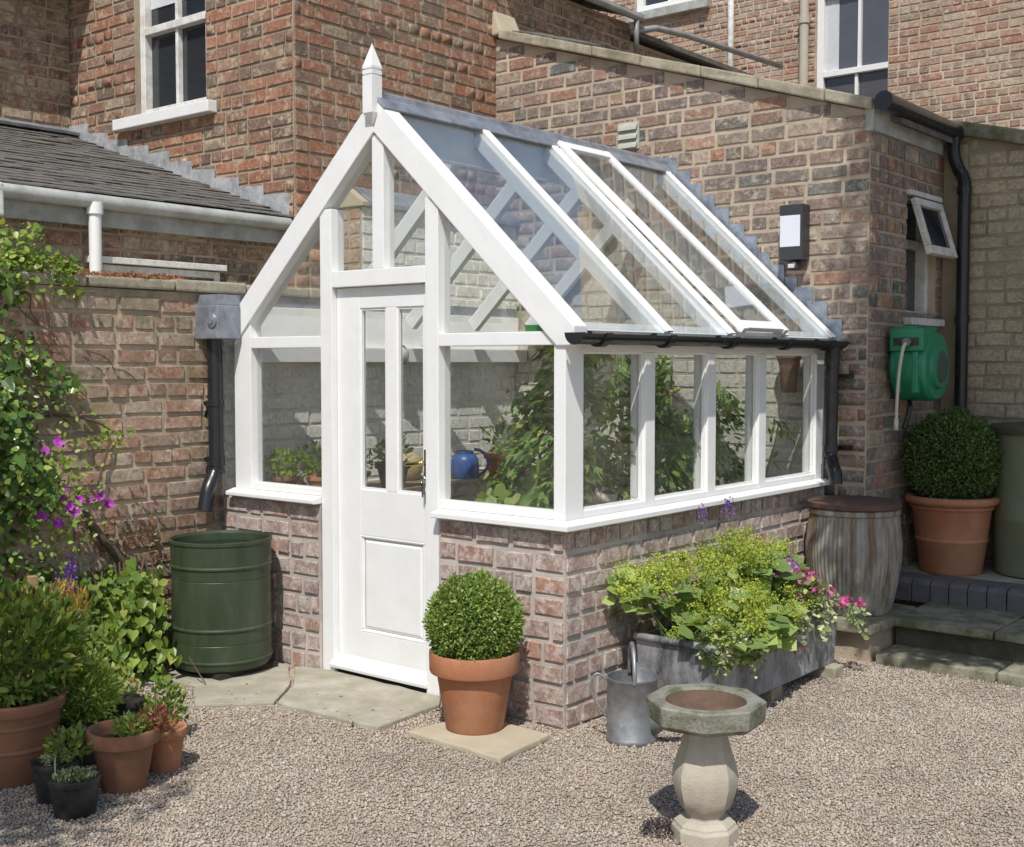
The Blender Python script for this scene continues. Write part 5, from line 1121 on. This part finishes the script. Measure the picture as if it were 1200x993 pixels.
# broad heart-leaved climber beside the barrel: separate leaves
hl_ = thing('heart_leaved_climber', 'bright green heart leaved climber growing beside the rain barrel', 'plant', (.15, -.75, 0))
Pb = []
while len(Pb) < 290:
    y = gen.uniform(-1.02, -.50); z = gen.uniform(.02, .62); x = XWf + gen.uniform(.05, .42)*(1.15 - z*.9)
    if z > .62 - abs(y + .68)*.7: continue
    if (x - brx)**2 + (y - bry)**2 < (.295)**2: continue
    Pb.append((x, y, z))
Pb = np.array(Pb); m = len(Pb)
big_leaves(hl_, HEART, Pb, unit(rvec(gen, m)*.5 + np.array([.35, -.2, -.7])), unit(rvec(gen, m)*.45 + np.array([.85, -.45, .55])), gen.uniform(.036, .064, m))
n = 900; P = np.stack([XWf + gen.uniform(0, .28, n), gen.uniform(-1.02, -.5, n), gen.uniform(.0, .55, n)], 1); P = P[((P[:, 0] - brx)**2 + (P[:, 1] - bry)**2 > .27**2)]; n = len(P)
leaves('inner_leaves', P, rvec(gen, n), unit(rvec(gen, n)*.6 + np.array([.8, -.4, .6])), gen.uniform(.03, .055, n), LM['shrub'], hl_, .8, .15, big=True)
g = G()
for k in range(14): y0 = gen.uniform(-.95, -.55); g.tube(bez([(.12, y0, 0), (.08, y0 + gen.uniform(-.05, .05), .25), (.02, y0 + gen.uniform(-.1, .1), .6)], 4), .005, 6)
g.tube(bez([(.42, -.62, .16), (.45, -.60, .10), (.50, -.58, .03)], 4), .003, 5); g.mk('stems', M_twig, hl_)
n = 260; P = np.stack([XWf + gen.uniform(0, .08, n), gen.uniform(-.8, -.45, n), gen.uniform(.45, .8, n)], 1); leaves('withered_leaves', P, rvec(gen, n), rvec(gen, n), gen.uniform(.015, .035, n), LM['dry'], hl_, .5, .2)
# salvia spikes and the wooden stake
sv = thing('purple_salvia', 'purple flower spikes rising at the foot of the garden wall', 'plant', (.1, -1.08, 0))
for (x, y, z) in ((.10, -1.05, .60), (.12, -1.15, .48), (.10, -1.07, .52)):
    P = np.array([x, y, z]) + gen.normal(0, 1, (150, 3))*np.array([.012, .012, .045]); leaves('flower_spike', P, rvec(gen, 150), rvec(gen, 150), .016, LM['purple'], sv, .8, .1, kind=None)
    g = G(); g.tube([(x, y, 0), (x, y, z)], .004, 6); g.mk('stem', M_green_stem, sv)
n = 380; P = np.stack([gen.normal(.12, .06, n), gen.normal(-1.08, .09, n), gen.uniform(.02, .45, n)], 1); leaves('leaf_tuft', P, unit(rvec(gen, n)*.4 + np.array([0, 0, .8])), rvec(gen, n), gen.uniform(.05, .12, n), LM['shrub'], sv, .12, .1)
g = G(); g.box(.115, .155, -1.29, -1.25, 0, .615); tag(g.mk('wooden_stake', plain('raw_timber', (.36, .25, .13), .8, .2, 14, bumpy=.3), None, bevel=.003), 'short square wooden stake among the left border plants', 'stake')
# border soil-level greenery
gc = thing('border_plants', 'low mixed greenery filling the bed along the left wall', 'plants', (.3, -1.4, 0))
n = 2600; P = np.stack([gen.uniform(-.08, .62, n), gen.uniform(-2.4, -.98, n), np.zeros(n)], 1); P[:, 2] = gen.uniform(.0, 1., n)*(.16 + .30*np.clip(1 - P[:, 0]/.7, 0, 1)); leaves('foliage', P, unit(rvec(gen, n)*.7 + np.array([.1, -.1, .3])), unit(rvec(gen, n)*.5 + np.array([.5, -.4, .8])), gen.uniform(.03, .065, n), LM['shrub'], gc, .45, .2, big=True)
g = G()
for k in range(40): x, y = gen.uniform(-.05, .5), gen.uniform(-2.3, -1.0); g.tube([(x, y, 0), (x + gen.uniform(-.05, .05), y + gen.uniform(-.05, .05), gen.uniform(.15, .4))], .004, 5)
g.mk('stems', M_twig, gc)

# ------------------------------------------------------------------ pots at lower left
def shrub(t, c, R, n, lm, s, asp=.42, lo=.35, up=.35, name='crown', big=True):
    P, d = cloud(gen, n, c, R, lo, 1.); P = P*1.; P += d*(.08*np.array(R)*hum(d, 6., 7., 5.)[:, None])
    leaves(name, P, mixdir(gen, d, .5, up), mixdir(gen, d, .35, .6), gen.uniform(s*.65, s*1.2, n), lm, t, asp, .2, big=big)
def stems(t, base, c, R, n=14, r=.004, mat=None):
    g = G()
    for k in range(n): a = gen.uniform(0, 6.28); q = gen.uniform(.2, .8); g.tube([(base[0] + gen.uniform(-.03, .03), base[1] + gen.uniform(-.03, .03), base[2]), (c[0] + R*q*math.cos(a), c[1] + R*q*math.sin(a), c[2] + gen.uniform(-.5, .7)*R)], [r, r*.6], 5)
    g.mk('stems', mat or M_twig, t)
bp_ = [(.132, 0), (.137, .008), (.158, .13), (.163, .134), (.163, .142), (.159, .147), (.172, .225), (.178, .228), (.178, .236), (.174, .240), (.182, .275), (.194, .278), (.198, .285), (.199, .315), (.193, .322), (.180, .322), (.172, .30), (.12, .02)]
t = potted('potted_shrub', 'leafy green shrub with yellow tips in the largest brown pot at the left edge', 'potted plant', (.97, -1.83, 0), .175, .322, M_terra2, bp_)
shrub(t, (.93, -1.80, .49), (.27, .27, .24), 2500, LM['shrub'], .052, .40); stems(t, (.97, -1.83, .26), (.95, -1.8, .5), .24, 24)
P, d = cloud(gen, 420, (.90, -1.56, .62), (.12, .09, .09), .2, 1.); leaves('yellow_tips', P, unit(rvec(gen, 420)*.5 + np.array([0, 0, .8])), rvec(gen, 420), gen.uniform(.03, .05, 420), LM['tips'], t, .18, .1)
t = potted('potted_fern', 'feathery light green plant in a black pot behind the cracked terracotta pot', 'potted plant', (1.02, -1.54, 0), .09, .18, M_blackpl, pot_profile(.10, .18, .16, .74, 1.03))
shrub(t, (1.02, -1.54, .27), (.115, .115, .15), 1700, LM['feather'], .040, .24, .2, .3); stems(t, (1.02, -1.54, .15), (1.02, -1.54, .3), .10, 20, .003, M_green_stem)
t = potted('terracotta_pot', 'cracked terracotta pot with small red and green leaves on the gravel', 'potted plant', (1.405, -1.625, 0), .122, .232, M_terra2, pot_profile(.122, .232, .24, .66, 1.09), soil=.80)
shrub(t, (1.43, -1.60, .225), (.07, .065, .05), 420, LM['feather'], .026, .35, .2, .3); shrub(t, (1.46, -1.54, .25), (.06, .06, .05), 160, LM['red'], .032, .45, .2, .3, 'red_leaves')
t = potted('terracotta_pot', 'smaller terracotta pot with reddish seedlings at the right of the pot group', 'potted plant', (1.345, -1.405, 0), .082, .172, M_terra, pot_profile(.082, .172, .2, .72, 1.08))
shrub(t, (1.345, -1.405, .19), (.05, .05, .04), 70, LM['red'], .035, .2, .2, .5); g = G(); g.tube([(1.30, -1.40, .14), (1.295, -1.41, .30)], .0018, 5); g.mk('label_stick', M_steel, t)
t = potted('nursery_pot', 'front black plastic nursery pot with pale stonecrop', 'potted plant', (1.50, -1.885, 0), .088, .140, M_blackpl, pot_profile(.088, .140, .2, .80, 1.03), soil=.9)
shrub(t, (1.50, -1.885, .138), (.075, .075, .016), 620, LM['varieg'], .013, .55, .1, .5); g = G(); g.box(1.445, 1.453, -1.93, -1.928, .12, .20); g.mk('plant_label', plain('wood_label', (.45, .38, .26), .8), t)
t = potted('nursery_pot', 'black nursery pot tucked between the big brown pot and front black pot', 'potted plant', (1.315, -1.845, 0), .088, .150, M_blackpl, pot_profile(.088, .150, .2, .80, 1.03), soil=.9)
shrub(t, (1.33, -1.80, .19), (.09, .09, .06), 200, LM['shrub'], .03, .5, .2, .3); shrub(t, (1.33, -1.85, .155), (.06, .06, .02), 160, LM['varieg'], .018, .6, .2, .3, 'pale_leaves')
t = potted('nursery_pot', 'black nursery pot with a pale yellow bloom standing behind the terracotta pots', 'potted plant', (.86, -1.25, 0), .078, .19, M_blackpl, pot_profile(.078, .165, .2, .80, 1.03), soil=.86)
flower_head(t, 'pale_flower', (.86, -1.245, .225), .034, 26, leaf_mat('cream_petal', [(0, (.62, .52, .18)), (1, (.74, .68, .40))], .3, .6), .030)
t = thing('leafy_perennial', 'low leafy perennial with small white flowers beside the pots', 'plant', (1.02, -1.17, 0))
shrub(t, (1.02, -1.17, .12), (.085, .085, .12), 420, LM['shrub'], .032, .5, .2, .3); stems(t, (1.02, -1.17, 0), (1.02, -1.17, .15), .1, 12, .003, M_green_stem)
P, d = cloud(gen, 26, (.98, -1.24, .24), (.12, .12, .05), .2, 1.); leaves('white_flowers', P, rvec(gen, 26), rvec(gen, 26), .016, LM['varieg'], t, .8, .1)
# fallen leaves on the gravel
n = 110; P = np.stack([gen.uniform(1.0, 3.6, n), gen.uniform(-2.2, 1.9, n), np.full(n, .014)], 1); k2 = 40; P[:k2] = np.stack([gen.uniform(2.7, 3.3, k2), gen.uniform(1.6, 2.25, k2), np.full(k2, .03)], 1); P = P[~((P[:, 0] < W + .1) & (P[:, 1] > -.6))]; n = len(P)
tag(leaves('fallen_leaves', P, unit(rvec(gen, n)*np.array([1, 1, .15])), unit(rvec(gen, n)*.3 + np.array([0, 0, 1])), gen.uniform(.012, .028, n), LM['dry'], None, .5, .2), 'scattered dry leaves lying on the gravel', kind='stuff')
# dark mossy clump at the foot of the bird bath
t = thing('creeping_thyme', 'dark purple creeping clump at the foot of the bird bath', 'plant', (3.18, -.70, 0))
shrub(t, (3.20, -.72, .012), (.075, .07, .03), 900, leaf_mat('thyme_leaf', [(0, (.05, .04, .05)), (.6, (.10, .075, .085)), (1, (.14, .12, .09))], .2, .7), .012, .5, .1, .3)

# ================================================================== INSIDE THE GREENHOUSE
M_bench = plain('greenhouse_bench_wood', (.26, .19, .13), .8, .2, 12, bumpy=.3)
def bench(label, x0, x1, y0, y1, z, nsl):
    t = thing('staging_bench', label, 'bench', ((x0 + x1)/2, (y0 + y1)/2, 0)); w_ = (x1 - x0)/nsl
    for k in range(nsl): g = G(); g.box(x0 + k*w_ + .006, x0 + (k + 1)*w_ - .006, y0, y1, z - .022, z); g.mk('slat', M_bench, t)
    for x in (x0 + .03, x1 - .03):
        for y in (y0 + .05, y1 - .05): g = G(); g.box(x - .022, x + .022, y - .022, y + .022, 0, z - .0222); g.mk('leg', M_bench, t)
    return t
bench('slatted staging bench along the whitewashed wall', -.11, .40, .16, 2.5, .86, 6)
bench('slatted staging bench along the glazed side', 1.58, 2.125, .20, 2.5, .70, 6)
g = G(); g.box(.0, 2.13, .12, 2.57, .004, .02); tag(g.mk('greenhouse_floor', M_flag), 'stone floor inside the greenhouse', kind='structure')
def small_pot(label, x, y, z, r, h, mat, plant=None, name='flower_pot'):
    t = potted(name, label, 'potted plant' if plant else 'pot', (x, y, z), r, h, mat)
    if plant: lm, R, n, s, asp = plant; shrub(t, (x, y, z + h + R*.6), (R, R, R*.9), n, lm, s, asp, .1, .3); stems(t, (x, y, z + h*.8), (x, y, z + h + R*.6), R*.8, 8, .003, M_green_stem)
    return t
small_pot('terracotta seedling pot nearest the door in the left window', .06, .30, .861, .075, .10, M_terra2, (LM['feather'], .10, 160, .038, .6))
small_pot('terracotta pot with upright green seedling behind the left window', .22, .42, .861, .075, .10, M_terra, (LM['tomato'], .13, 190, .045, .5))
small_pot('little terracotta pot at the corner of the left window', -.03, .62, .861, .06, .09, M_terra, (LM['feather'], .08, 90, .035, .6))
small_pot('tray pot of seedlings behind the left door pane', .10, .80, .861, .09, .09, M_blackpl, (LM['shrub'], .11, 240, .03, .6))
small_pot('black pot of basil behind the right door pane', .30, .92, .861, .10, .15, M_blackpl, (LM['broad'], .10, 120, .05, .6))
small_pot('terracotta pot beside the blue watering can', .30, 1.90, .861, .095, .15, M_terra, (LM['shrub'], .07, 40, .04, .5))
small_pot('terracotta pot with seedlings at the back of the bench', .16, 2.10, .861, .09, .14, M_terra, (LM['tomato'], .13, 100, .05, .5))
# hand fork
hf = thing('hand_fork', 'red handled hand fork standing in the seed tray', 'hand tool', (.08, 1.10, .86))
g = G(); g.tube([(.08, 1.10, 1.12), (.09, 1.11, 1.16), (.10, 1.115, 1.22), (.105, 1.12, 1.235)], [.013, .018, .020, .012], 12); g.mk('handle', plain('red_wood', (.26, .045, .025), .45), hf, smooth=True)
g = G(); g.tube([(.05, 1.08, .90), (.08, 1.10, 1.13)], .006, 8); g.mk('tang', M_steel, hf)
# blue plastic watering can on the bench
M_bluep = plain('blue_plastic', (.045, .10, .30), .4, .08, 6)
cx_, cy_ = .24, 1.63
bc = thing('blue_watering_can', 'small blue plastic watering can on the staging bench', 'watering can', (cx_, cy_, .861))
g = G(); g.lathe([(.085, 0), (.092, .008), (.088, .12), (.07, .15), (.055, .155), (.055, .175), (.048, .175), (.05, .14), (.08, .11)], (cx_, cy_, .861), 32); g.mk('body', M_bluep, bc, smooth=True, auto=.8)
g = G(); hp_ = [Vector((cx_, cy_, .861)) + R_*(.06 + .09*math.sin(t)) + Zv*(.10 + .085*math.cos(t)) for t in [k*math.pi/8 for k in range(9)]]; g.tube(hp_, .010, 8); g.mk('handle', plain('violet_plastic', (.10, .06, .22), .4), bc, smooth=True)
g = G(); g.tube([Vector((cx_, cy_, .90)) - R_*.07, Vector((cx_, cy_, .97)) - R_*.15, Vector((cx_, cy_, 1.03)) - R_*.20], [.022, .017, .013], 10); g.mk('spout', M_bluep, bc, smooth=True)
# ball of twine / basket
bk = thing('straw_basket', 'small straw basket on the bench behind the left door pane', 'basket', (.03, 1.32, .86))
g = G(); g.lathe([(.06, 0), (.085, .02), (.10, .09), (.09, .14), (.06, .165), (.02, .175)], (.03, 1.32, .861), 28); g.mk('basket', plain('straw', (.48, .38, .20), .9, .2, 40, bumpy=.6, bs=120), bk, smooth=True)
# shelf things high up on the far wall: green watering bowl and terracotta pot
sh = thing('wall_shelf', 'narrow shelf high on the end wall of the greenhouse', 'shelf', (.6, 2.5, 1.72))
g = G(); g.box(.02, .75, 2.40, 2.565, 1.742, 1.76); g.mk('board', M_paint, sh)
for x in (.12, .62): g = G(); g.prism([(x, 2.42, 1.742), (x, 2.565, 1.742), (x, 2.565, 1.64)], (.02, 0, 0)); g.mk('bracket', M_paint, sh)
g = G(); g.lathe([(.045, 0), (.05, .005), (.056, .085), (.06, .09), (.06, .098), (.053, .098), (.05, .02)], (.13, 2.47, 1.761), 28); g.mk
t = thing('green_pot', 'bright green plastic pot on the high shelf', 'pot', (.13, 2.47, 1.761)); g.mk('pot', plain('bright_green_plastic', (.06, .36, .10), .45), t, smooth=True, auto=.7)
small_pot('terracotta pot beside the green pot on the high shelf', .30, 2.47, 1.761, .07, .12, M_terra2, (LM['tomato'], .06, 40, .04, .4))
t = thing('hanging_terracotta_pot', 'slim terracotta wall pot hanging inside the far corner of the greenhouse', 'pot', (2.06, 2.49, 1.42)); g = G(); g.lathe([(.042, 0), (.046, .006), (.055, .16), (.07, .20), (.075, .205), (.075, .225), (.064, .225), (.04, .02)], (2.06, 2.49, 1.42), 24); g.mk('pot', plain('old_brown_clay', (.20, .115, .07), .85, .2, 12), t, smooth=True, auto=.7)
g = G(); g.tube([(2.06, 2.565, 1.63), (2.06, 2.50, 1.63)], .006, 6); g.mk('hook', M_steel, t)
# tomato plants
M_tom = leaf_mat('small_tomato', [(0, (.20, .30, .06)), (.6, (.34, .36, .07)), (1, (.55, .36, .05))], .1, .25)
def tomato(label, x, y, z0, top, R, n, s, seed):
    t = potted('tomato_plant', label, 'potted plant', (x, y, z0), .10, .17, M_blackpl); gg = np.random.default_rng(seed)
    g = G(); tips = []
    g.tube(bez([(x, y, z0 + .14), (x + .02, y + .02, (z0 + top)/2), (x - .01, y, top)], 6), .008, 7)
    for k in range(int((top - z0 - .2)/.045)):
        z = z0 + .22 + k*.045; a = gg.uniform(0, 6.28); ln = R*gg.uniform(.55, 1.1)*(1. if z < top - .25 else .6)
        pts = [Vector((x, y, z)), Vector((x + ln*.5*math.cos(a), y + ln*.5*math.sin(a), z + .05)), Vector((x + ln*math.cos(a), y + ln*math.sin(a), z - .03))]; bz = bez(pts, 4); g.tube(bz, .003, 4, cap=False)
        for q in range(n):
            b0 = bz[gg.integers(2, len(bz))]; tips.append((b0.x + gg.normal(0, .035), b0.y + gg.normal(0, .035), b0.z + gg.normal(0, .035), a))
    g.tube([(x + .03, y, z0 + .1), (x + .03, y, top + .05)], .006, 6); g.mk('stem', M_green_stem, t, smooth=True)
    T = np.array(tips); T[:, 0] = np.minimum(T[:, 0], W - .10); T[:, 1] = np.maximum(T[:, 1], .14); m = len(T)
    D = unit(np.stack([np.cos(T[:, 3]), np.sin(T[:, 3]), np.full(m, -.5)], 1) + gg.normal(0, .5, (m, 3)))
    leaves('leaflets', T[:, :3], D, unit(gg.normal(0, .45, (m, 3)) + np.array([.3, -.3, 1])), gg.uniform(s*.6, s*1.25, m), LM['tomato'], t, .48, .2, big=True, droop=.15)
    for k in range(7):
        z = z0 + .35 + k*.13
        if z > top - .1: break
        a = gg.uniform(3.5, 6.5); g = G(); c = (min(x + .11*math.cos(a), W - .12), max(y + .11*math.sin(a), .16), z)
        for q in range(5): r_ = gg.uniform(.010, .015); cc = [c[i] + gg.normal(0, .015) for i in range(3)]; g.lathe([(r_*math.sin(u_), -r_*math.cos(u_)) for u_ in [math.pi*j/6 for j in range(1, 6)]], cc, 8)
        g.mk('fruit_truss', M_tom, t, smooth=True)
tomato('tall tomato plant filling the front corner of the greenhouse', 2.03, .36, .701, 1.72, .25, 62, .066, 1)
tomato('dense tomato plant behind the first side window', 1.98, .80, .701, 1.66, .30, 66, .062, 2)
tomato('feathery tomato plant behind the second side window', 1.95, 1.30, .701, 1.58, .30, 62, .056, 3)
tomato('shorter tomato plant behind the third side window', 1.93, 1.84, .701, 1.45, .27, 50, .052, 4)
tomato('smaller tomato plant left of the tall one in the front window', 1.70, .50, .701, 1.40, .17, 46, .055, 11)
tomato('bushy tomato plant between the first and second side windows', 2.02, 1.06, .701, 1.38, .20, 44, .055, 12)
tomato('low tomato plant between the second and third side windows', 1.99, 1.58, .701, 1.28, .20, 44, .05, 13)
t = thing('climbing_shoot', 'thin leafy shoot arching across the last side window', 'plant', (2.05, 2.2, .7)); g = G(); bz = bez([(2.05, 2.12, .72), (2.10, 2.25, 1.15), (2.10, 2.32, 1.25), (2.12, 2.45, 1.16)], 6); g.tube(bz, .004, 6); g.mk('stem', M_green_stem, t)
T = np.array([tuple(bz[k % len(bz)]) for k in range(4, 34)]) + gen.normal(0, .03, (30, 3)); leaves('leaves', T, unit(rvec(gen, 30)*.6 + np.array([0, .3, -.6])), unit(rvec(gen, 30)*.5 + np.array([.7, -.5, .4])), gen.uniform(.04, .07, 30), LM['tomato'], t, .35, .2, big=True)
g = G(); g.lathe([(.11, 0), (.12, .01), (.14, .16), (.15, .165), (.15, .18), (.135, .18), (.11, .02)], (2.0, 2.15, .701), 28); tt = thing('teal_bowl', 'dark teal plastic bowl on the bench behind the third side window', 'bowl', (2.0, 2.15, .7)); g.mk('bowl', plain('teal_plastic', (.03, .09, .10), .4), tt, smooth=True, auto=.7)
# broad cucumber leaves low in the front window, each leaf apart
cu = thing('cucumber_plant', 'sprawling cucumber plant with broad leaves low in the front window', 'plant', (1.75, .35, .7))
BROAD = [lf_mesh('leaf', [(.34, -.16, .05), (.56, .10, .08), (.46, .38, .05), (.36, .62, .03), (0, .95, -.10*k)], LM['broad']) for k in range(3)]
Pb = np.array([(1.62, .24, .96), (1.68, .30, .985), (1.78, .22, .965), (1.86, .26, .98), (1.72, .42, 1.05), (1.80, .40, 1.10), (1.60, .42, 1.02), (1.93, .20, .955), (1.98, .17, .97), (1.66, .16, .95), (1.86, .50, 1.15), (1.76, .18, .93)])
m = len(Pb); big_leaves(cu, BROAD, Pb, unit(rvec(gen, m)*.5 + np.array([.1, -.3, -.5])), unit(rvec(gen, m)*.4 + np.array([.45, -.75, .55])), gen.uniform(.075, .12, m))
g = G()
for p_ in Pb: g.tube(bez([(1.75, .45, .72), ((1.75 + p_[0])/2, (.45 + p_[1])/2, p_[2] - .03), tuple(p_)], 4), .004, 5)
g.mk('stems', M_green_stem, cu)
P, d = cloud(gen, 160, (1.80, .45, .86), (.18, .18, .10), .2, 1.); leaves('lower_leaves', P, rvec(gen, 160), unit(rvec(gen, 160)*.6 + np.array([.3, -.5, .7])), gen.uniform(.05, .09, 160), LM['tomato'], cu, .8, .15, big=True)

# ================================================================== TREES OUTSIDE THE FRAME (they shade the right corner and the lower left)
def tree(label, base, crown, R, n, s, seed, limbs, lobes=()):
    t = thing('garden_tree', label, 'tree', base); gg = np.random.default_rng(seed); g = G()
    c = Vector(crown); b_ = Vector(base); mid = b_.lerp(c, .5); mid.x = b_.x*.75 + c.x*.25; mid.y = b_.y*.75 + c.y*.25
    g.tube(bez([b_, mid, c], 6), [.14 - .007*k for k in range(13)], 10)
    for k in range(limbs):
        d = Vector(gg.normal(size=3)).normalized(); e = c + Vector((d.x*R[0]*.8, d.y*R[1]*.8, d.z*R[2]*.8)); s0 = mid.lerp(c, gg.uniform(.3, 1.)); g.tube(bez([s0, s0.lerp(e, .5) + Vector((0, 0, .1)), e], 4), [.04 - .003*q for q in range(9)], 6)
    g.mk('trunk', plain('bark', (.10, .075, .05), .95, .3, 12, bumpy=1., bs=30), t, smooth=True)
    P = []
    for k in range(46):
        d = rvec(gg, 1)[0]*gg.uniform(.25, .93); cc = np.array(crown) + d*np.array(R); P.append(cc + gg.normal(0, 1, (n//46, 3))*np.array(R)*.15)
    P = np.concatenate(P); P = P[np.linalg.norm((P - np.array(crown))/np.array(R), axis=1) < 1.02]
    for (lc, lr, ln) in lobes: P = np.concatenate([P, cloud(gg, ln, lc, lr, .1, 1.)[0]])
    m = len(P)
    leaves('crown', P, unit(gg.normal(size=(m, 3)) + np.array([0, 0, -.3])), unit(gg.normal(0, .5, (m, 3)) + np.array([0, 0, 1])), gg.uniform(s*.7, s*1.2, m), LM['tree'], t, .6, .2, big=True)
tree('leafy tree beside the steps just outside the view', (5.8, 1.9, 0), (4.88, .55, 6.1), (1.15, 1.5, 2.6), 70000, .085, 5, 14, [((4.25, .6, 4.05), (.72, .9, 1.05), 7000)])
tree('small tree behind the viewpoint shading the lower left gravel', (1.2, -6.2, 0), (2.6, -4.55, 4.3), (.85, .75, .6), 3200, .07, 6, 8)
